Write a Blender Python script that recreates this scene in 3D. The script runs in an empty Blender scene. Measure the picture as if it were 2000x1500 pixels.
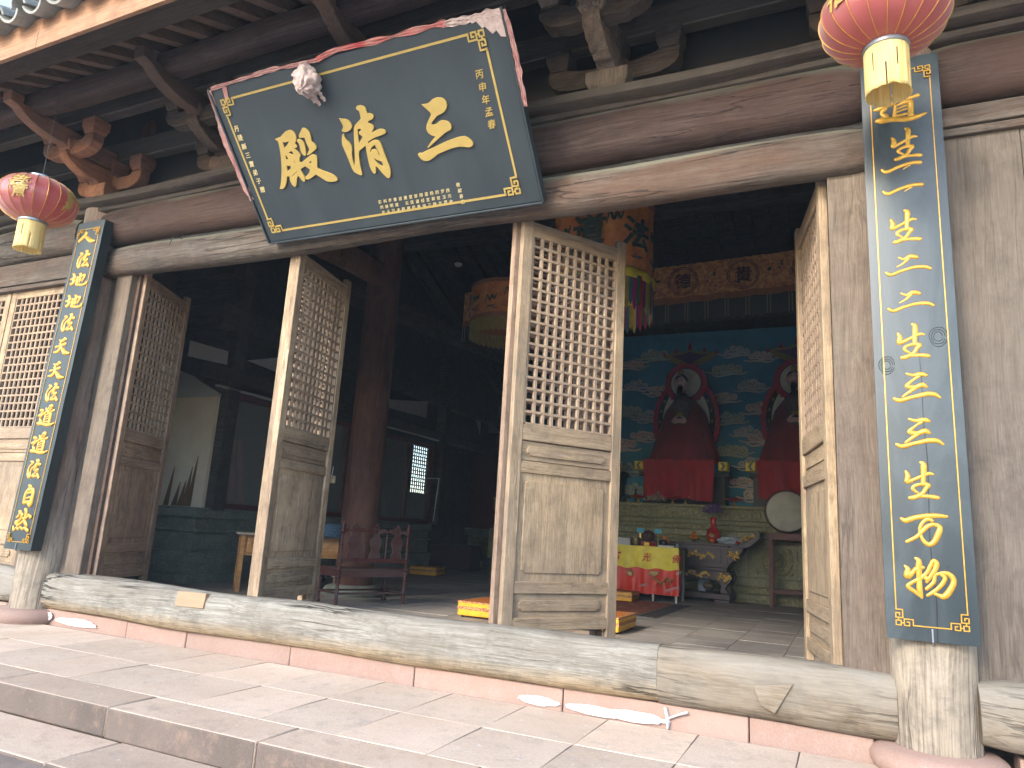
import bpy, bmesh, math, random
from mathutils import Vector, Matrix, Euler
from mathutils import noise as mnoise
RND = random.Random(11)
rad = math.radians
scene = bpy.context.scene
col = scene.collection
# ------------------------------------------------------------------ camera, world, sun, exposure
cam = bpy.data.cameras.new('camera'); cam_ob = bpy.data.objects.new('camera', cam); col.objects.link(cam_ob)
cam.sensor_width = 36.0; cam.lens = 25.05; cam.clip_end = 2000; cam.clip_start = 0.05
yaw, pitch, roll = rad(25.243), rad(11.852), rad(3.419)
fw = Vector((-math.sin(yaw)*math.cos(pitch), math.cos(yaw)*math.cos(pitch), math.sin(pitch)))
rt = Vector((math.cos(yaw), math.sin(yaw), 0)); up = rt.cross(fw)
rt2 = rt*math.cos(roll) + up*math.sin(roll); up2 = up*math.cos(roll) - rt*math.sin(roll)
M = Matrix((rt2, up2, -fw)).transposed().to_4x4(); M.translation = Vector((0, -4.3, 1.006))
cam_ob.matrix_world = M
scene.camera = cam_ob
SUN_EL, SUN_AZ = 27.0, 196.0
world = bpy.data.worlds.new('World'); scene.world = world; world.use_nodes = True
wn = world.node_tree; wn.nodes.clear()
wo = wn.nodes.new('ShaderNodeOutputWorld'); bg = wn.nodes.new('ShaderNodeBackground'); sky = wn.nodes.new('ShaderNodeTexSky')
sky.sky_type = 'NISHITA'; sky.sun_disc = False; sky.sun_elevation = rad(SUN_EL); sky.sun_rotation = rad(SUN_AZ)
sky.dust_density = 0.8; sky.air_density = 1.0; sky.ozone_density = 1.5
wn.links.new(sky.outputs[0], bg.inputs[0]); wn.links.new(bg.outputs[0], wo.inputs[0])
bg.inputs[1].default_value = 0.15
sun = bpy.data.lights.new('sun', 'SUN'); sun.energy = 0.8; sun.angle = rad(14); sun.color = (1.0, 0.92, 0.80)
sun_ob = bpy.data.objects.new('sun', sun); col.objects.link(sun_ob)
sdir = Vector((math.sin(rad(SUN_AZ))*math.cos(rad(SUN_EL)), math.cos(rad(SUN_AZ))*math.cos(rad(SUN_EL)), math.sin(rad(SUN_EL))))
sun_ob.rotation_euler = (-sdir).to_track_quat('-Z', 'Y').to_euler(); sun_ob.location = (-8, -12, 14)
vs = scene.view_settings; vs.view_transform = 'Standard'; vs.look = 'None'; vs.gamma = 1.0; vs.use_curve_mapping = False
vs.exposure = 2.5
scene.render.engine = 'CYCLES'
cy = scene.cycles; cy.use_denoising = True; cy.max_bounces = 8; cy.diffuse_bounces = 5; cy.glossy_bounces = 4
cy.transmission_bounces = 6; cy.transparent_max_bounces = 6; cy.sample_clamp_indirect = 6.0

# ------------------------------------------------------------------ mesh helpers
class MB:
    def __init__(s): s.v = []; s.f = []
    def add(s, vs, fs, M=None):
        o = len(s.v)
        s.v += [tuple(M @ Vector(p)) if M else tuple(p) for p in vs]
        s.f += [tuple(o+i for i in f) for f in fs]; return s
    def box(s, x0, x1, y0, y1, z0, z1, M=None):
        v = [(x0,y0,z0),(x1,y0,z0),(x1,y1,z0),(x0,y1,z0),(x0,y0,z1),(x1,y0,z1),(x1,y1,z1),(x0,y1,z1)]
        return s.add(v, [(0,3,2,1),(4,5,6,7),(0,1,5,4),(1,2,6,5),(2,3,7,6),(3,0,4,7)], M)
    def tube(s, pts, rr, n=8, cap=True, flat=1.0, upv=None, M=None):
        pts = [Vector(p) for p in pts]; m = len(pts)
        if not hasattr(rr, '__len__'): rr = [rr]*m
        v = []; prev = None
        for i, p in enumerate(pts):
            d = (pts[min(i+1, m-1)] - pts[max(i-1, 0)])
            if d.length < 1e-9: d = Vector((0,0,1))
            d.normalize()
            a = upv if upv else (Vector((0,0,1)) if abs(d.z) < .9 else Vector((1,0,0)))
            a = Vector(a)
            if prev is not None and not upv: a = prev
            x = d.cross(a)
            if x.length < 1e-6: x = d.cross(Vector((0.3,1,0.2)))
            x.normalize(); y = x.cross(d).normalized(); prev = y
            for k in range(n):
                t = 2*math.pi*k/n
                v.append(p + x*(math.cos(t)*rr[i]) + y*(math.sin(t)*rr[i]*flat))
        f = [(i*n+k, i*n+(k+1) % n, (i+1)*n+(k+1) % n, (i+1)*n+k) for i in range(m-1) for k in range(n)]
        if cap: f += [tuple(range(n))[::-1], tuple(range((m-1)*n, m*n))]
        return s.add(v, f, M)
    def lathe(s, prof, n=20, c=(0,0,0), M=None, mod=None):
        v = []; m = len(prof)
        for r, z in prof:
            for k in range(n):
                t = 2*math.pi*k/n; q = r*(mod(t, z) if mod else 1)
                v.append((c[0]+q*math.cos(t), c[1]+q*math.sin(t), c[2]+z))
        f = [(i*n+k, i*n+(k+1) % n, (i+1)*n+(k+1) % n, (i+1)*n+k) for i in range(m-1) for k in range(n)]
        if prof[0][0] > 1e-5: f.append(tuple(range(n))[::-1])
        if prof[-1][0] > 1e-5: f.append(tuple(range((m-1)*n, m*n)))
        return s.add(v, f, M)
    def prism(s, pts, a0, a1, axis='y', M=None):
        """closed 2D outline extruded; axis y: pts=(x,z); x: pts=(y,z); z: pts=(x,y)"""
        n = len(pts)
        def P(p, a): return (p[0], a, p[1]) if axis == 'y' else ((a, p[0], p[1]) if axis == 'x' else (p[0], p[1], a))
        v = [P(p, a0) for p in pts] + [P(p, a1) for p in pts]
        f = [tuple(range(n)), tuple(range(n, 2*n))[::-1]] + [(i, i+n, (i+1) % n+n, (i+1) % n) for i in range(n)]
        return s.add(v, f, M)
    def grid(s, nu, nv, fn, M=None):
        v = [fn(i/nu, j/nv) for j in range(nv+1) for i in range(nu+1)]
        f = [(j*(nu+1)+i, j*(nu+1)+i+1, (j+1)*(nu+1)+i+1, (j+1)*(nu+1)+i) for j in range(nv) for i in range(nu)]
        return s.add(v, f, M)
    def ico(s, c, r, sub=2, sc=(1,1,1), disp=None):
        bm = bmesh.new(); bmesh.ops.create_icosphere(bm, subdivisions=sub, radius=1.0)
        o = len(s.v)
        for w in bm.verts:
            p = w.co.copy(); k = 1 + (disp(p) if disp else 0)
            s.v.append((c[0]+p.x*r*sc[0]*k, c[1]+p.y*r*sc[1]*k, c[2]+p.z*r*sc[2]*k))
        s.f += [tuple(o+w.index for w in f.verts) for f in bm.faces]; bm.free(); return s
    def mesh(s, name, mat=None, smooth=None):
        me = bpy.data.meshes.new(name); me.from_pydata([tuple(p) for p in s.v], [], s.f)
        bm = bmesh.new(); bm.from_mesh(me); bmesh.ops.recalc_face_normals(bm, faces=bm.faces); bm.to_mesh(me); bm.free()
        if mat: me.materials.append(mat)
        if smooth is not None:
            me.shade_smooth()
            if smooth < 179: me.set_sharp_from_angle(angle=rad(smooth))
        return me
def link(name, me, parent=None, loc=(0,0,0), rot=(0,0,0)):
    o = bpy.data.objects.new(name, me); col.objects.link(o); o.location = loc; o.rotation_euler = rot
    if parent: o.parent = parent
    return o
def obj(name, mb, mat=None, parent=None, loc=(0,0,0), rot=(0,0,0), smooth=None, bevel=0.0, seg=2):
    me = mb.mesh(name, mat, smooth if smooth is not None else (35 if bevel else None)) if isinstance(mb, MB) else mb
    o = link(name, me, parent, loc, rot)
    if bevel: add_bevel(o, bevel, seg)
    return o
def add_bevel(o, w, seg=2):
    m = o.modifiers.new('bevel', 'BEVEL'); m.width = w; m.segments = seg; m.limit_method = 'ANGLE'; m.angle_limit = rad(40); m.harden_normals = False
def tag(o, label, cat, group=None):
    o['label'] = label; o['category'] = cat
    if group: o['group'] = group
    return o
def thing(name, label, cat, loc=(0,0,0), rotz=0.0, group=None):
    o = bpy.data.objects.new(name, None); col.objects.link(o); o.empty_display_size = .1
    o.location = loc; o.rotation_euler = (0,0,rotz); return tag(o, label, cat, group)
def struct(o, kind='structure', label=None):
    o['kind'] = kind
    if label: o['label'] = label
    return o
def copy_tree(o, parent=None):
    c = o.copy(); col.objects.link(c); c.parent = parent
    for ch in list(o.children): copy_tree(ch, c)
    return c
def fbm(p, o=4):
    return mnoise.fractal(Vector(p), 1.0, 2.0, o)
def catmull(P, k=6):
    out = []; n = len(P)
    for i in range(n-1):
        a, b, c, d = P[max(i-1,0)], P[i], P[i+1], P[min(i+2,n-1)]
        for j in range(k):
            t = j/k
            out.append(tuple(.5*((2*b[q]) + (-a[q]+c[q])*t + (2*a[q]-5*b[q]+4*c[q]-d[q])*t*t + (-a[q]+3*b[q]-3*c[q]+d[q])*t**3) for q in range(len(b))))
    out.append(tuple(P[-1])); return out

# ------------------------------------------------------------------ materials
def newmat(name):
    m = bpy.data.materials.new(name); m.use_nodes = True; nt = m.node_tree; nt.nodes.clear()
    out = nt.nodes.new('ShaderNodeOutputMaterial'); b = nt.nodes.new('ShaderNodeBsdfPrincipled'); nt.links.new(b.outputs[0], out.inputs[0])
    return m, nt, b
class N:
    def __init__(s, nt): s.nt = nt
    def n(s, t, **k):
        x = s.nt.nodes.new(t)
        for a, v in k.items(): setattr(x, a, v)
        return x
    def l(s, a, b): s.nt.links.new(a, b)
    def coords(s, scale=(1,1,1), rnd=True):
        tc = s.n('ShaderNodeTexCoord'); mp = s.n('ShaderNodeMapping'); mp.inputs['Scale'].default_value = scale
        src = tc.outputs['Object']
        if rnd:
            oi = s.n('ShaderNodeObjectInfo'); vm = s.n('ShaderNodeVectorMath', operation='SCALE'); vm.inputs[0].default_value = (17.3, 9.1, 13.7)
            s.l(oi.outputs['Random'], vm.inputs['Scale']); va = s.n('ShaderNodeVectorMath', operation='ADD'); s.l(src, va.inputs[0]); s.l(vm.outputs[0], va.inputs[1]); src = va.outputs[0]
        s.l(src, mp.inputs['Vector']); return mp.outputs[0]
    def noise(s, vec, scale=5, detail=6, rough=.6, dist=0.0):
        x = s.n('ShaderNodeTexNoise'); x.inputs['Scale'].default_value = scale; x.inputs['Detail'].default_value = detail
        x.inputs['Roughness'].default_value = rough; x.inputs['Distortion'].default_value = dist; s.l(vec, x.inputs['Vector']); return x.outputs[0]
    def ramp(s, fac, stops, interp='LINEAR'):
        r = s.n('ShaderNodeValToRGB'); r.color_ramp.interpolation = interp; e = r.color_ramp.elements
        while len(e) < len(stops): e.new(0.5)
        for i, (p, c) in enumerate(stops):
            e[i].position = p; e[i].color = (c[0], c[1], c[2], 1) if hasattr(c, '__len__') else (c, c, c, 1)
        s.l(fac, r.inputs[0]); return r.outputs[0]
    def mix(s, fac, a, b, mode='MIX'):
        m = s.n('ShaderNodeMix', data_type='RGBA', blend_type=mode)
        for sock, v in ((m.inputs[0], fac), (m.inputs[6], a), (m.inputs[7], b)):
            if hasattr(v, 'is_linked'): s.l(v, sock)
            elif hasattr(v, '__len__'): sock.default_value = (v[0], v[1], v[2], 1)
            else: sock.default_value = v
        return m.outputs[2]
    def math(s, op, a, b=0.0, clamp=False):
        m = s.n('ShaderNodeMath', operation=op); m.use_clamp = clamp
        for sock, v in ((m.inputs[0], a), (m.inputs[1], b)):
            if hasattr(v, 'is_linked'): s.l(v, sock)
            else: sock.default_value = v
        return m.outputs[0]
    def bump(s, h, strength=.3, dist=.01):
        b = s.n('ShaderNodeBump'); b.inputs['Strength'].default_value = strength; b.inputs['Distance'].default_value = dist; s.l(h, b.inputs['Height']); return b.outputs[0]
    def zpos(s, lo, hi, wob=0.0, vec=None, axis=2):
        """0..1 along object axis with an uneven edge"""
        tc = s.n('ShaderNodeTexCoord'); sp = s.n('ShaderNodeSeparateXYZ'); s.l(tc.outputs['Object'], sp.inputs[0])
        v = sp.outputs[axis]
        if wob and vec is not None:
            v = s.math('ADD', v, s.math('MULTIPLY', s.math('SUBTRACT', s.noise(vec, 2.5, 4), .5), wob))
        mr = s.n('ShaderNodeMapRange'); mr.inputs['From Min'].default_value = lo; mr.inputs['From Max'].default_value = hi; s.l(v, mr.inputs['Value']); return mr.outputs[0]

def wood(name, cols, axis='X', scale=1.0, stain=None, stain_amt=.5, rough=.8, bump=.5, crack=.6, low=None, stain_scale=1.6, rnd=True, spec=.3, knots=0.0, cw=.009, dust=None):
    m, nt, b = newmat(name); q = N(nt)
    st = {'X': (.05,1,1), 'Y': (1,.05,1), 'Z': (1,1,.05)}[axis]
    v = q.coords(tuple(a*scale for a in st), rnd)
    wv = q.coords(tuple(a*scale for a in {'X': (.35,1,1), 'Y': (1,.35,1), 'Z': (1,1,.35)}[axis]), rnd)
    # wandering grain: fine fibres, a few broad growth bands, dirt in patches
    d = q.noise(wv, 2.2, 3); vm = q.n('ShaderNodeVectorMath', operation='MULTIPLY_ADD')
    q.l(d, vm.inputs[0]); vm.inputs[1].default_value = (.09,.09,.09); q.l(v, vm.inputs[2]); v2 = vm.outputs[0]
    g = q.noise(v2, 75, 7, .7, .1); band = q.noise(v2, 17, 4, .6)
    c = q.ramp(q.math('ADD', q.math('MULTIPLY', g, .62), q.math('MULTIPLY', band, .38)), [(.36, cols[0]), (.49, cols[1]), (.62, cols[2])])
    c = q.mix(.7, cols[1], c)
    g2 = q.noise(v2, 210, 3, .6)
    c = q.mix(.55, c, q.ramp(g2, [(.35, .60), (.6, 1.12)]), 'MULTIPLY')
    iso = q.coords((scale,)*3, rnd); mot = q.noise(iso, 5.5, 9, .72, .3)
    c = q.mix(.75, c, q.ramp(mot, [(.30, .50), (.52, 1.0), (.74, 1.18)]), 'MULTIPLY')
    if stain:
        sn = q.noise(wv, stain_scale, 7, .65, .4)
        c = q.mix(q.math('MULTIPLY', q.ramp(sn, [(.42, 0.0), (.62, 1.0)]), stain_amt), c, stain)
    # long drying cracks
    cr = q.noise(v2, 11, 4, .55); line = q.ramp(q.math('ABSOLUTE', q.math('SUBTRACT', cr, .5)), [(cw*.6, 1.0), (cw*1.8, 0.0)])
    crk = q.math('MULTIPLY', line, q.ramp(q.noise(wv, 1.9, 3), [(.48, 0.0), (.58, 1.0)]))
    c = q.mix(q.math('MULTIPLY', crk, crack), c, tuple(x*.18 for x in cols[0]))
    h = q.math('SUBTRACT', q.math('ADD', g, q.math('MULTIPLY', g2, .35)), q.math('MULTIPLY', crk, 1.2*min(1, crack+.2)))
    if knots:
        vo = q.n('ShaderNodeTexVoronoi'); vo.inputs['Scale'].default_value = 1.7
        q.l(wv, vo.inputs['Vector']); kd = vo.outputs['Distance']
        rings = q.math('SINE', q.math('MULTIPLY', kd, 120.0)); km = q.ramp(kd, [(.03, 1.0), (.085, 0.0)])
        c = q.mix(q.math('MULTIPLY', km, knots), c, q.mix(q.ramp(rings, [(.3, 0.0), (.7, 1.0)]), tuple(x*.35 for x in cols[0]), tuple(x*.9 for x in cols[0])))
    if low:   # (colour, z_lo, z_hi, wobble): other wear towards the foot of the piece
        f = q.zpos(low[1], low[2], low[3], wv); f = q.math('SUBTRACT', 1.0, f, True)
        lc = q.mix(.8, low[0], q.ramp(g, [(.36, .45), (.52, 1.0), (.66, 1.25)]), 'MULTIPLY'); lc = q.mix(.8, lc, q.ramp(mot, [(.32, (.42,.44,.46)), (.52, (1,1,1)), (.7, (1.15,1.15,1.12))]), 'MULTIPLY')
        lc = q.mix(q.math('MULTIPLY', crk, crack), lc, tuple(x*.2 for x in cols[0]))
        c = q.mix(f, c, lc)
    if dust:
        ge = q.n('ShaderNodeNewGeometry'); sp = q.n('ShaderNodeSeparateXYZ'); q.l(ge.outputs['Normal'], sp.inputs[0])
        f = q.math('ADD', sp.outputs[2], q.math('MULTIPLY', q.math('SUBTRACT', q.noise(wv, 5, 5), .5), 1.1))
        c = q.mix(q.ramp(f, [(.30, 0.0), (.62, .8)]), c, dust)
    q.l(c, b.inputs['Base Color']); q.l(q.ramp(g, [(.3, min(1, rough+.1)), (.7, rough-.1)]), b.inputs['Roughness'])
    b.inputs['Specular IOR Level'].default_value = spec
    q.l(q.bump(h, bump, .008*1.0), b.inputs['Normal']); return m

def stone(name, c1, c2, c3=None, scale=2.0, rough=.85, bump=.25, spots=None, rnd=True, spec=.25):
    m, nt, b = newmat(name); q = N(nt); v = q.coords((1,1,1), rnd)
    n1 = q.noise(v, scale, 6, .6, .2); n2 = q.noise(v, scale*9, 6, .7); n3 = q.noise(v, scale*70, 3, .6)
    c = q.mix(q.ramp(n1, [(.35, 0.0), (.65, 1.0)]), c1, c2)
    if c3: c = q.mix(q.ramp(n2, [(.52, 0.0), (.7, .8)]), c, c3)
    c = q.mix(.45, c, q.ramp(n3, [(.3, .7), (.7, 1.15)]), 'MULTIPLY')
    if spots:
        sp = q.noise(v, scale*22, 3, .5); c = q.mix(q.ramp(sp, [(.69, 0.0), (.72, .8)]), c, spots)
    oi = q.n('ShaderNodeObjectInfo'); c = q.mix(1.0, c, q.ramp(oi.outputs['Random'], [(0, (.86,.86,.87)), (1, (1.08,1.05,1.04))]), 'MULTIPLY') if rnd else c
    q.l(c, b.inputs['Base Color']); b.inputs['Roughness'].default_value = rough; b.inputs['Specular IOR Level'].default_value = spec
    q.l(q.bump(q.math('ADD', n2, q.math('MULTIPLY', n3, .4)), bump, .006), b.inputs['Normal']); return m

def plain(name, c, rough=.6, metal=0.0, var=.25, scale=12, bump=.1, coat=0.0, spec=.5, c2=None, trans=0.0, sheen=0.0, stretch=(1,1,1), spread=(.35,.65)):
    m, nt, b = newmat(name); q = N(nt); v = q.coords(stretch); n1 = q.noise(v, scale, 6, .65)
    c2 = c2 if c2 else tuple(x*(1-var) for x in c)
    q.l(q.mix(q.ramp(n1, [(spread[0], 0.0), (spread[1], 1.0)]), c2, c), b.inputs['Base Color'])
    b.inputs['Roughness'].default_value = rough; b.inputs['Metallic'].default_value = metal; b.inputs['Specular IOR Level'].default_value = spec
    if coat: b.inputs['Coat Weight'].default_value = coat; b.inputs['Coat Roughness'].default_value = .12
    if sheen: b.inputs['Sheen Weight'].default_value = sheen
    if bump: q.l(q.bump(n1, bump, .004), b.inputs['Normal'])
    if trans:
        tl = q.n('ShaderNodeBsdfTranslucent'); tl.inputs[0].default_value = (c[0], c[1], c[2], 1); ms = q.n('ShaderNodeMixShader'); ms.inputs[0].default_value = trans
        out = [x for x in nt.nodes if x.type == 'OUTPUT_MATERIAL'][0]
        q.l(b.outputs[0], ms.inputs[1]); q.l(tl.outputs[0], ms.inputs[2]); q.l(ms.outputs[0], out.inputs[0])
    return m

W_SILL = wood('weathered_sill_wood', [(.105,.088,.064), (.235,.212,.172), (.38,.36,.31)], 'X', 1.0, stain=(.18,.148,.11), stain_amt=.55, bump=.9, crack=.95, low=((.33,.24,.14), .13, .23, .12), stain_scale=2.2, knots=.7, cw=.016)
W_SILL_TAN = wood('tan_sill_wood', [(.11,.08,.05), (.18,.138,.092), (.25,.20,.14)], 'X', .9, stain=(.26,.24,.20), stain_amt=.7, bump=.5, crack=.6, knots=.9)
W_DOOR = wood('door_wood', [(.20,.135,.08), (.35,.25,.15), (.47,.35,.22)], 'Z', 1.15, stain=(.15,.115,.09), stain_amt=.55, bump=.35, crack=.3, stain_scale=1.8)
W_DOORX = wood('door_rail_wood', [(.19,.125,.075), (.33,.235,.14), (.44,.33,.21)], 'X', 1.15, stain=(.16,.12,.095), stain_amt=.5, bump=.35, crack=.3)
W_LATT = wood('lattice_wood', [(.20,.135,.09), (.32,.225,.15), (.42,.31,.21)], 'Z', 1.5, stain=(.17,.12,.09), stain_amt=.4, bump=.2, crack=.0)
W_DOORD = wood('dark_door_wood', [(.18,.115,.075), (.32,.215,.145), (.44,.315,.215)], 'Z', 1.15, stain=(.09,.06,.045), stain_amt=.5, bump=.4, crack=.4)  # slightly darker copy of the door wood, used on two leaves
W_DOORDX = wood('dark_door_rail_wood', [(.18,.115,.075), (.31,.21,.14), (.43,.31,.21)], 'X', 1.15, stain=(.09,.06,.045), stain_amt=.5, bump=.4, crack=.4)
W_DOORM = wood('brown_door_wood', [(.24,.165,.10), (.43,.305,.19), (.55,.41,.27)], 'Z', 1.15, stain=(.12,.08,.055), stain_amt=.6, bump=.4, crack=.5)
W_DOORMX = wood('brown_door_rail_wood', [(.24,.165,.10), (.42,.30,.185), (.54,.40,.26)], 'X', 1.15, stain=(.12,.08,.055), stain_amt=.6, bump=.4, crack=.5)
W_LATTD = wood('dark_lattice_wood', [(.18,.12,.08), (.31,.22,.15), (.42,.31,.22)], 'Z', 1.5, stain=(.10,.07,.05), stain_amt=.4, bump=.2, crack=.0)
W_JAMB = wood('jamb_wood', [(.10,.075,.055), (.15,.115,.085), (.20,.155,.115)], 'Z', 1.0, stain=(.10,.065,.045), stain_amt=.5, bump=.4, crack=.35)
W_PLANK = wood('plank_wall_wood', [(.09,.072,.055), (.125,.10,.078), (.155,.126,.10)], 'Z', .8, stain=(.11,.085,.065), stain_amt=.35, bump=.35, crack=.3, knots=.8)
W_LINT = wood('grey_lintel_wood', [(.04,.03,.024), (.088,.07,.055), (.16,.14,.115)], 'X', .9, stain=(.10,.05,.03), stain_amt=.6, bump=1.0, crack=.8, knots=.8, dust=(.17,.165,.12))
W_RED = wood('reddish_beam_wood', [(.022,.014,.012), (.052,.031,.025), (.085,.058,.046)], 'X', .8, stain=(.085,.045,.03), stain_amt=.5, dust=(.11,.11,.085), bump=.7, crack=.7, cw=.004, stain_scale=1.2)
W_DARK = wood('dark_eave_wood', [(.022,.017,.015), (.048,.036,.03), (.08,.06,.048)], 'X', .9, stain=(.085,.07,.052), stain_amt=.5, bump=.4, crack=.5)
W_DARKY = wood('dark_bracket_wood', [(.025,.019,.016), (.055,.038,.03), (.09,.065,.05)], 'Y', .9, stain=(.12,.065,.04), stain_amt=.6, bump=.4, crack=.4)
W_RAFT = wood('rafter_wood', [(.06,.036,.026), (.13,.08,.057), (.18,.115,.08)], 'Y', 1.0, stain=(.07,.05,.04), stain_amt=.5, bump=.3, crack=.3)
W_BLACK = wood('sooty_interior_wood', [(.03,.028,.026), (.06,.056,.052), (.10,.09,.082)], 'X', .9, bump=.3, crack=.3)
W_FASCIA = wood('orange_fascia_wood', [(.19,.095,.05), (.29,.155,.085), (.36,.21,.125)], 'X', .8, stain=(.30,.16,.10), stain_amt=.4, bump=.25, crack=.3)
W_COL = wood('peeling_column_wood', [(.07,.038,.027), (.17,.10,.07), (.27,.18,.13)], 'Z', .8, stain=(.28,.235,.19), stain_amt=.6, bump=.8, crack=.6, low=((.30,.245,.18), .62, 1.0, .9), stain_scale=2.0, rnd=False)
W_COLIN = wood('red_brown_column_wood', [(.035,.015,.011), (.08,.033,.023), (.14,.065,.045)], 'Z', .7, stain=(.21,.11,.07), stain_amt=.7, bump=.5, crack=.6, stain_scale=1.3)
W_BENCH = wood('red_lacquer_bench', [(.055,.018,.015), (.10,.03,.025), (.15,.055,.047)], 'X', 1.2, stain=(.13,.09,.08), stain_amt=.7, bump=.15, crack=.1, rough=.5)
W_DESK = wood('orange_desk_wood', [(.34,.15,.05), (.50,.25,.09), (.60,.34,.14)], 'X', 1.0, bump=.1, crack=.1, rough=.5)
W_ALTAR = plain('purple_altar_lacquer', (.04,.013,.016), .45, var=.4, bump=.1)
PINK = stone('pink_sandstone', (.34,.215,.17), (.38,.26,.21), (.42,.31,.26), 1.6, spots=(.80,.76,.70))
PINKB = stone('pink_base_stone', (.31,.20,.155), (.35,.24,.19), (.34,.26,.215), 1.8, bump=.35)
SLAB = stone('sandstone_slab', (.50,.385,.285), (.59,.47,.365), (.40,.335,.27), 1.1, bump=.3, spots=(.6,.57,.52))
KERB = stone('grey_kerb_stone', (.40,.30,.22), (.47,.37,.28), (.32,.25,.195), 1.2, bump=.5, spots=(.5,.47,.43))
KERBF = stone('dark_kerb_face', (.105,.085,.07), (.165,.13,.105), (.23,.16,.12), 1.4, bump=.6)
MORTAR = stone('mortar', (.17,.135,.11), (.24,.19,.155), None, 5, rnd=False)
LIME = stone('white_lime_plaster', (.62,.60,.57), (.68,.66,.63), None, 8, bump=.6, rnd=False)
EARTH = stone('courtyard_paving', (.52,.47,.41), (.62,.56,.49), (.45,.42,.38), .6, rnd=False)
FLOORIN = stone('dark_hall_slab', (.32,.285,.25), (.42,.38,.335), (.50,.46,.41), 1.5, rough=.6, bump=.2, spots=(.42,.40,.37))
TILE = stone('grey_roof_tile', (.19,.19,.17), (.30,.30,.27), (.36,.38,.32), 9, bump=.5)
LACQ = None
GOLD = plain('gold_paint', (.60,.31,.03), .38, .35, var=.3, scale=30, bump=.1, spec=.6)
GOLDM = plain('matt_gold_leaf', (.37,.26,.07), .6, .1, var=.12, scale=20, bump=.05)
GOLDA = plain('altar_gilding', (.85,.58,.16), .45, .25, var=.15, scale=20, bump=.05)
GOLDB = plain('brass', (.60,.40,.12), .3, .85, var=.35, scale=20)
REDC = plain('red_cloth', (.55,.018,.02), .8, var=.35, scale=6, sheen=.3)
CLOAK = plain('dark_red_cloak', (.22,.016,.024), .9, var=.3, scale=3, sheen=.2)
FCL = plain('front_red_cloth', (.34,.014,.02), .85, var=.3, scale=5)
YELC = plain('yellow_silk', (.85,.68,.04), .5, var=.2, scale=8)
ORANGEC = plain('orange_brocade', (.62,.20,.03), .6, c2=(.40,.09,.02), scale=45)
YELB = plain('yellow_vinyl', (.82,.42,.02), .35, var=.2, scale=10)
BROWNB = plain('brown_pattern_trim', (.30,.07,.04), .6, c2=(.62,.34,.10), scale=55, spread=(.48,.52))
ORFRUIT = plain('orange_peel', (.78,.22,.015), .5, var=.1, scale=60)
WHITE = plain('white_wall_plaster', (.55,.56,.55), .9, var=.15, scale=3)
CREAM = plain('stained_cream_wall', (.86,.76,.60), .9, c2=(.74,.62,.47), scale=1.4)
BLACKM = plain('flat_black', (.012,.012,.012), .8)
SILVER = plain('dull_metal_ring', (.35,.37,.38), .35, .8)
GREENST = stone('green_black_carved_stone', (.16,.185,.155), (.24,.27,.225), (.40,.41,.34), 3, rough=.5, bump=.4, rnd=False, spec=.5)
GILT = stone('gilded_olive_carving', (.13,.13,.06), (.21,.19,.08), (.55,.44,.15), 3, rough=.5, bump=.4, rnd=False, spec=.5)
MURAL = plain('blue_mural', (.045,.27,.43), .7, var=.3, scale=2)
REDFL = plain('crimson_flame', (.50,.03,.07), .7, var=.4, scale=14)
PALE = plain('halo_cream', (.70,.70,.56), .7, var=.2, scale=5)
SKIN = plain('painted_face', (.75,.52,.45), .5, var=.12, scale=8)
HAIR = plain('painted_black_hair', (.01,.009,.009), .5)
PAPER = plain('paper', (.62,.62,.60), .8, var=.2)
DRUMSK = plain('drum_skin', (.42,.40,.34), .7, c2=(.30,.28,.23), scale=3)
GREYB = plain('dark_iron', (.03,.03,.032), .5)
VIOLET = plain('violet_petals', (.12,.05,.20), .8, var=.5, scale=60)
BLUECARD = plain('blue_card', (.05,.38,.55), .6)
BAG = plain('grey_blue_plastic', (.22,.27,.34), .35, c2=(.40,.44,.50), scale=14)
def lacquer(name, c, r0, r1, wear):
    m, nt, b = newmat(name); q = N(nt); v = q.coords((1,.3,1), False); n1 = q.noise(v, 3.2, 7, .65, .6); n2 = q.noise(v, 22, 5)
    q.l(q.mix(q.ramp(n1, [(.45, 0.0), (.7, wear)]), c, tuple(min(1, x*2.2+.01) for x in c)), b.inputs['Base Color'])
    q.l(q.ramp(n1, [(.3, r0), (.7, r1)]), b.inputs['Roughness']); b.inputs['Specular IOR Level'].default_value = .42
    b.inputs['Coat Weight'].default_value = .12 if r0 < .3 else .08; b.inputs['Coat IOR'].default_value = 1.5; b.inputs['Coat Roughness'].default_value = r0
    q.l(q.bump(q.math('ADD', n1, q.math('MULTIPLY', n2, .15)), .12, .004), b.inputs['Normal']); return m
LACQ = lacquer('blue_black_lacquer', (.022,.030,.032), .25, .45, .9)
LACQM = lacquer('matt_slate_lacquer', (.018,.026,.031), .48, .60, .25)
LACQL = lacquer('dark_teal_lacquer', (.012,.020,.021), .45, .6, .8)
m, nt, b = newmat('window_glass'); GLASS = m
b.inputs['Base Color'].default_value = (.6,.65,.65,1); b.inputs['Roughness'].default_value = .03; b.inputs['Alpha'].default_value = .18; b.inputs['Specular IOR Level'].default_value = .8
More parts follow.
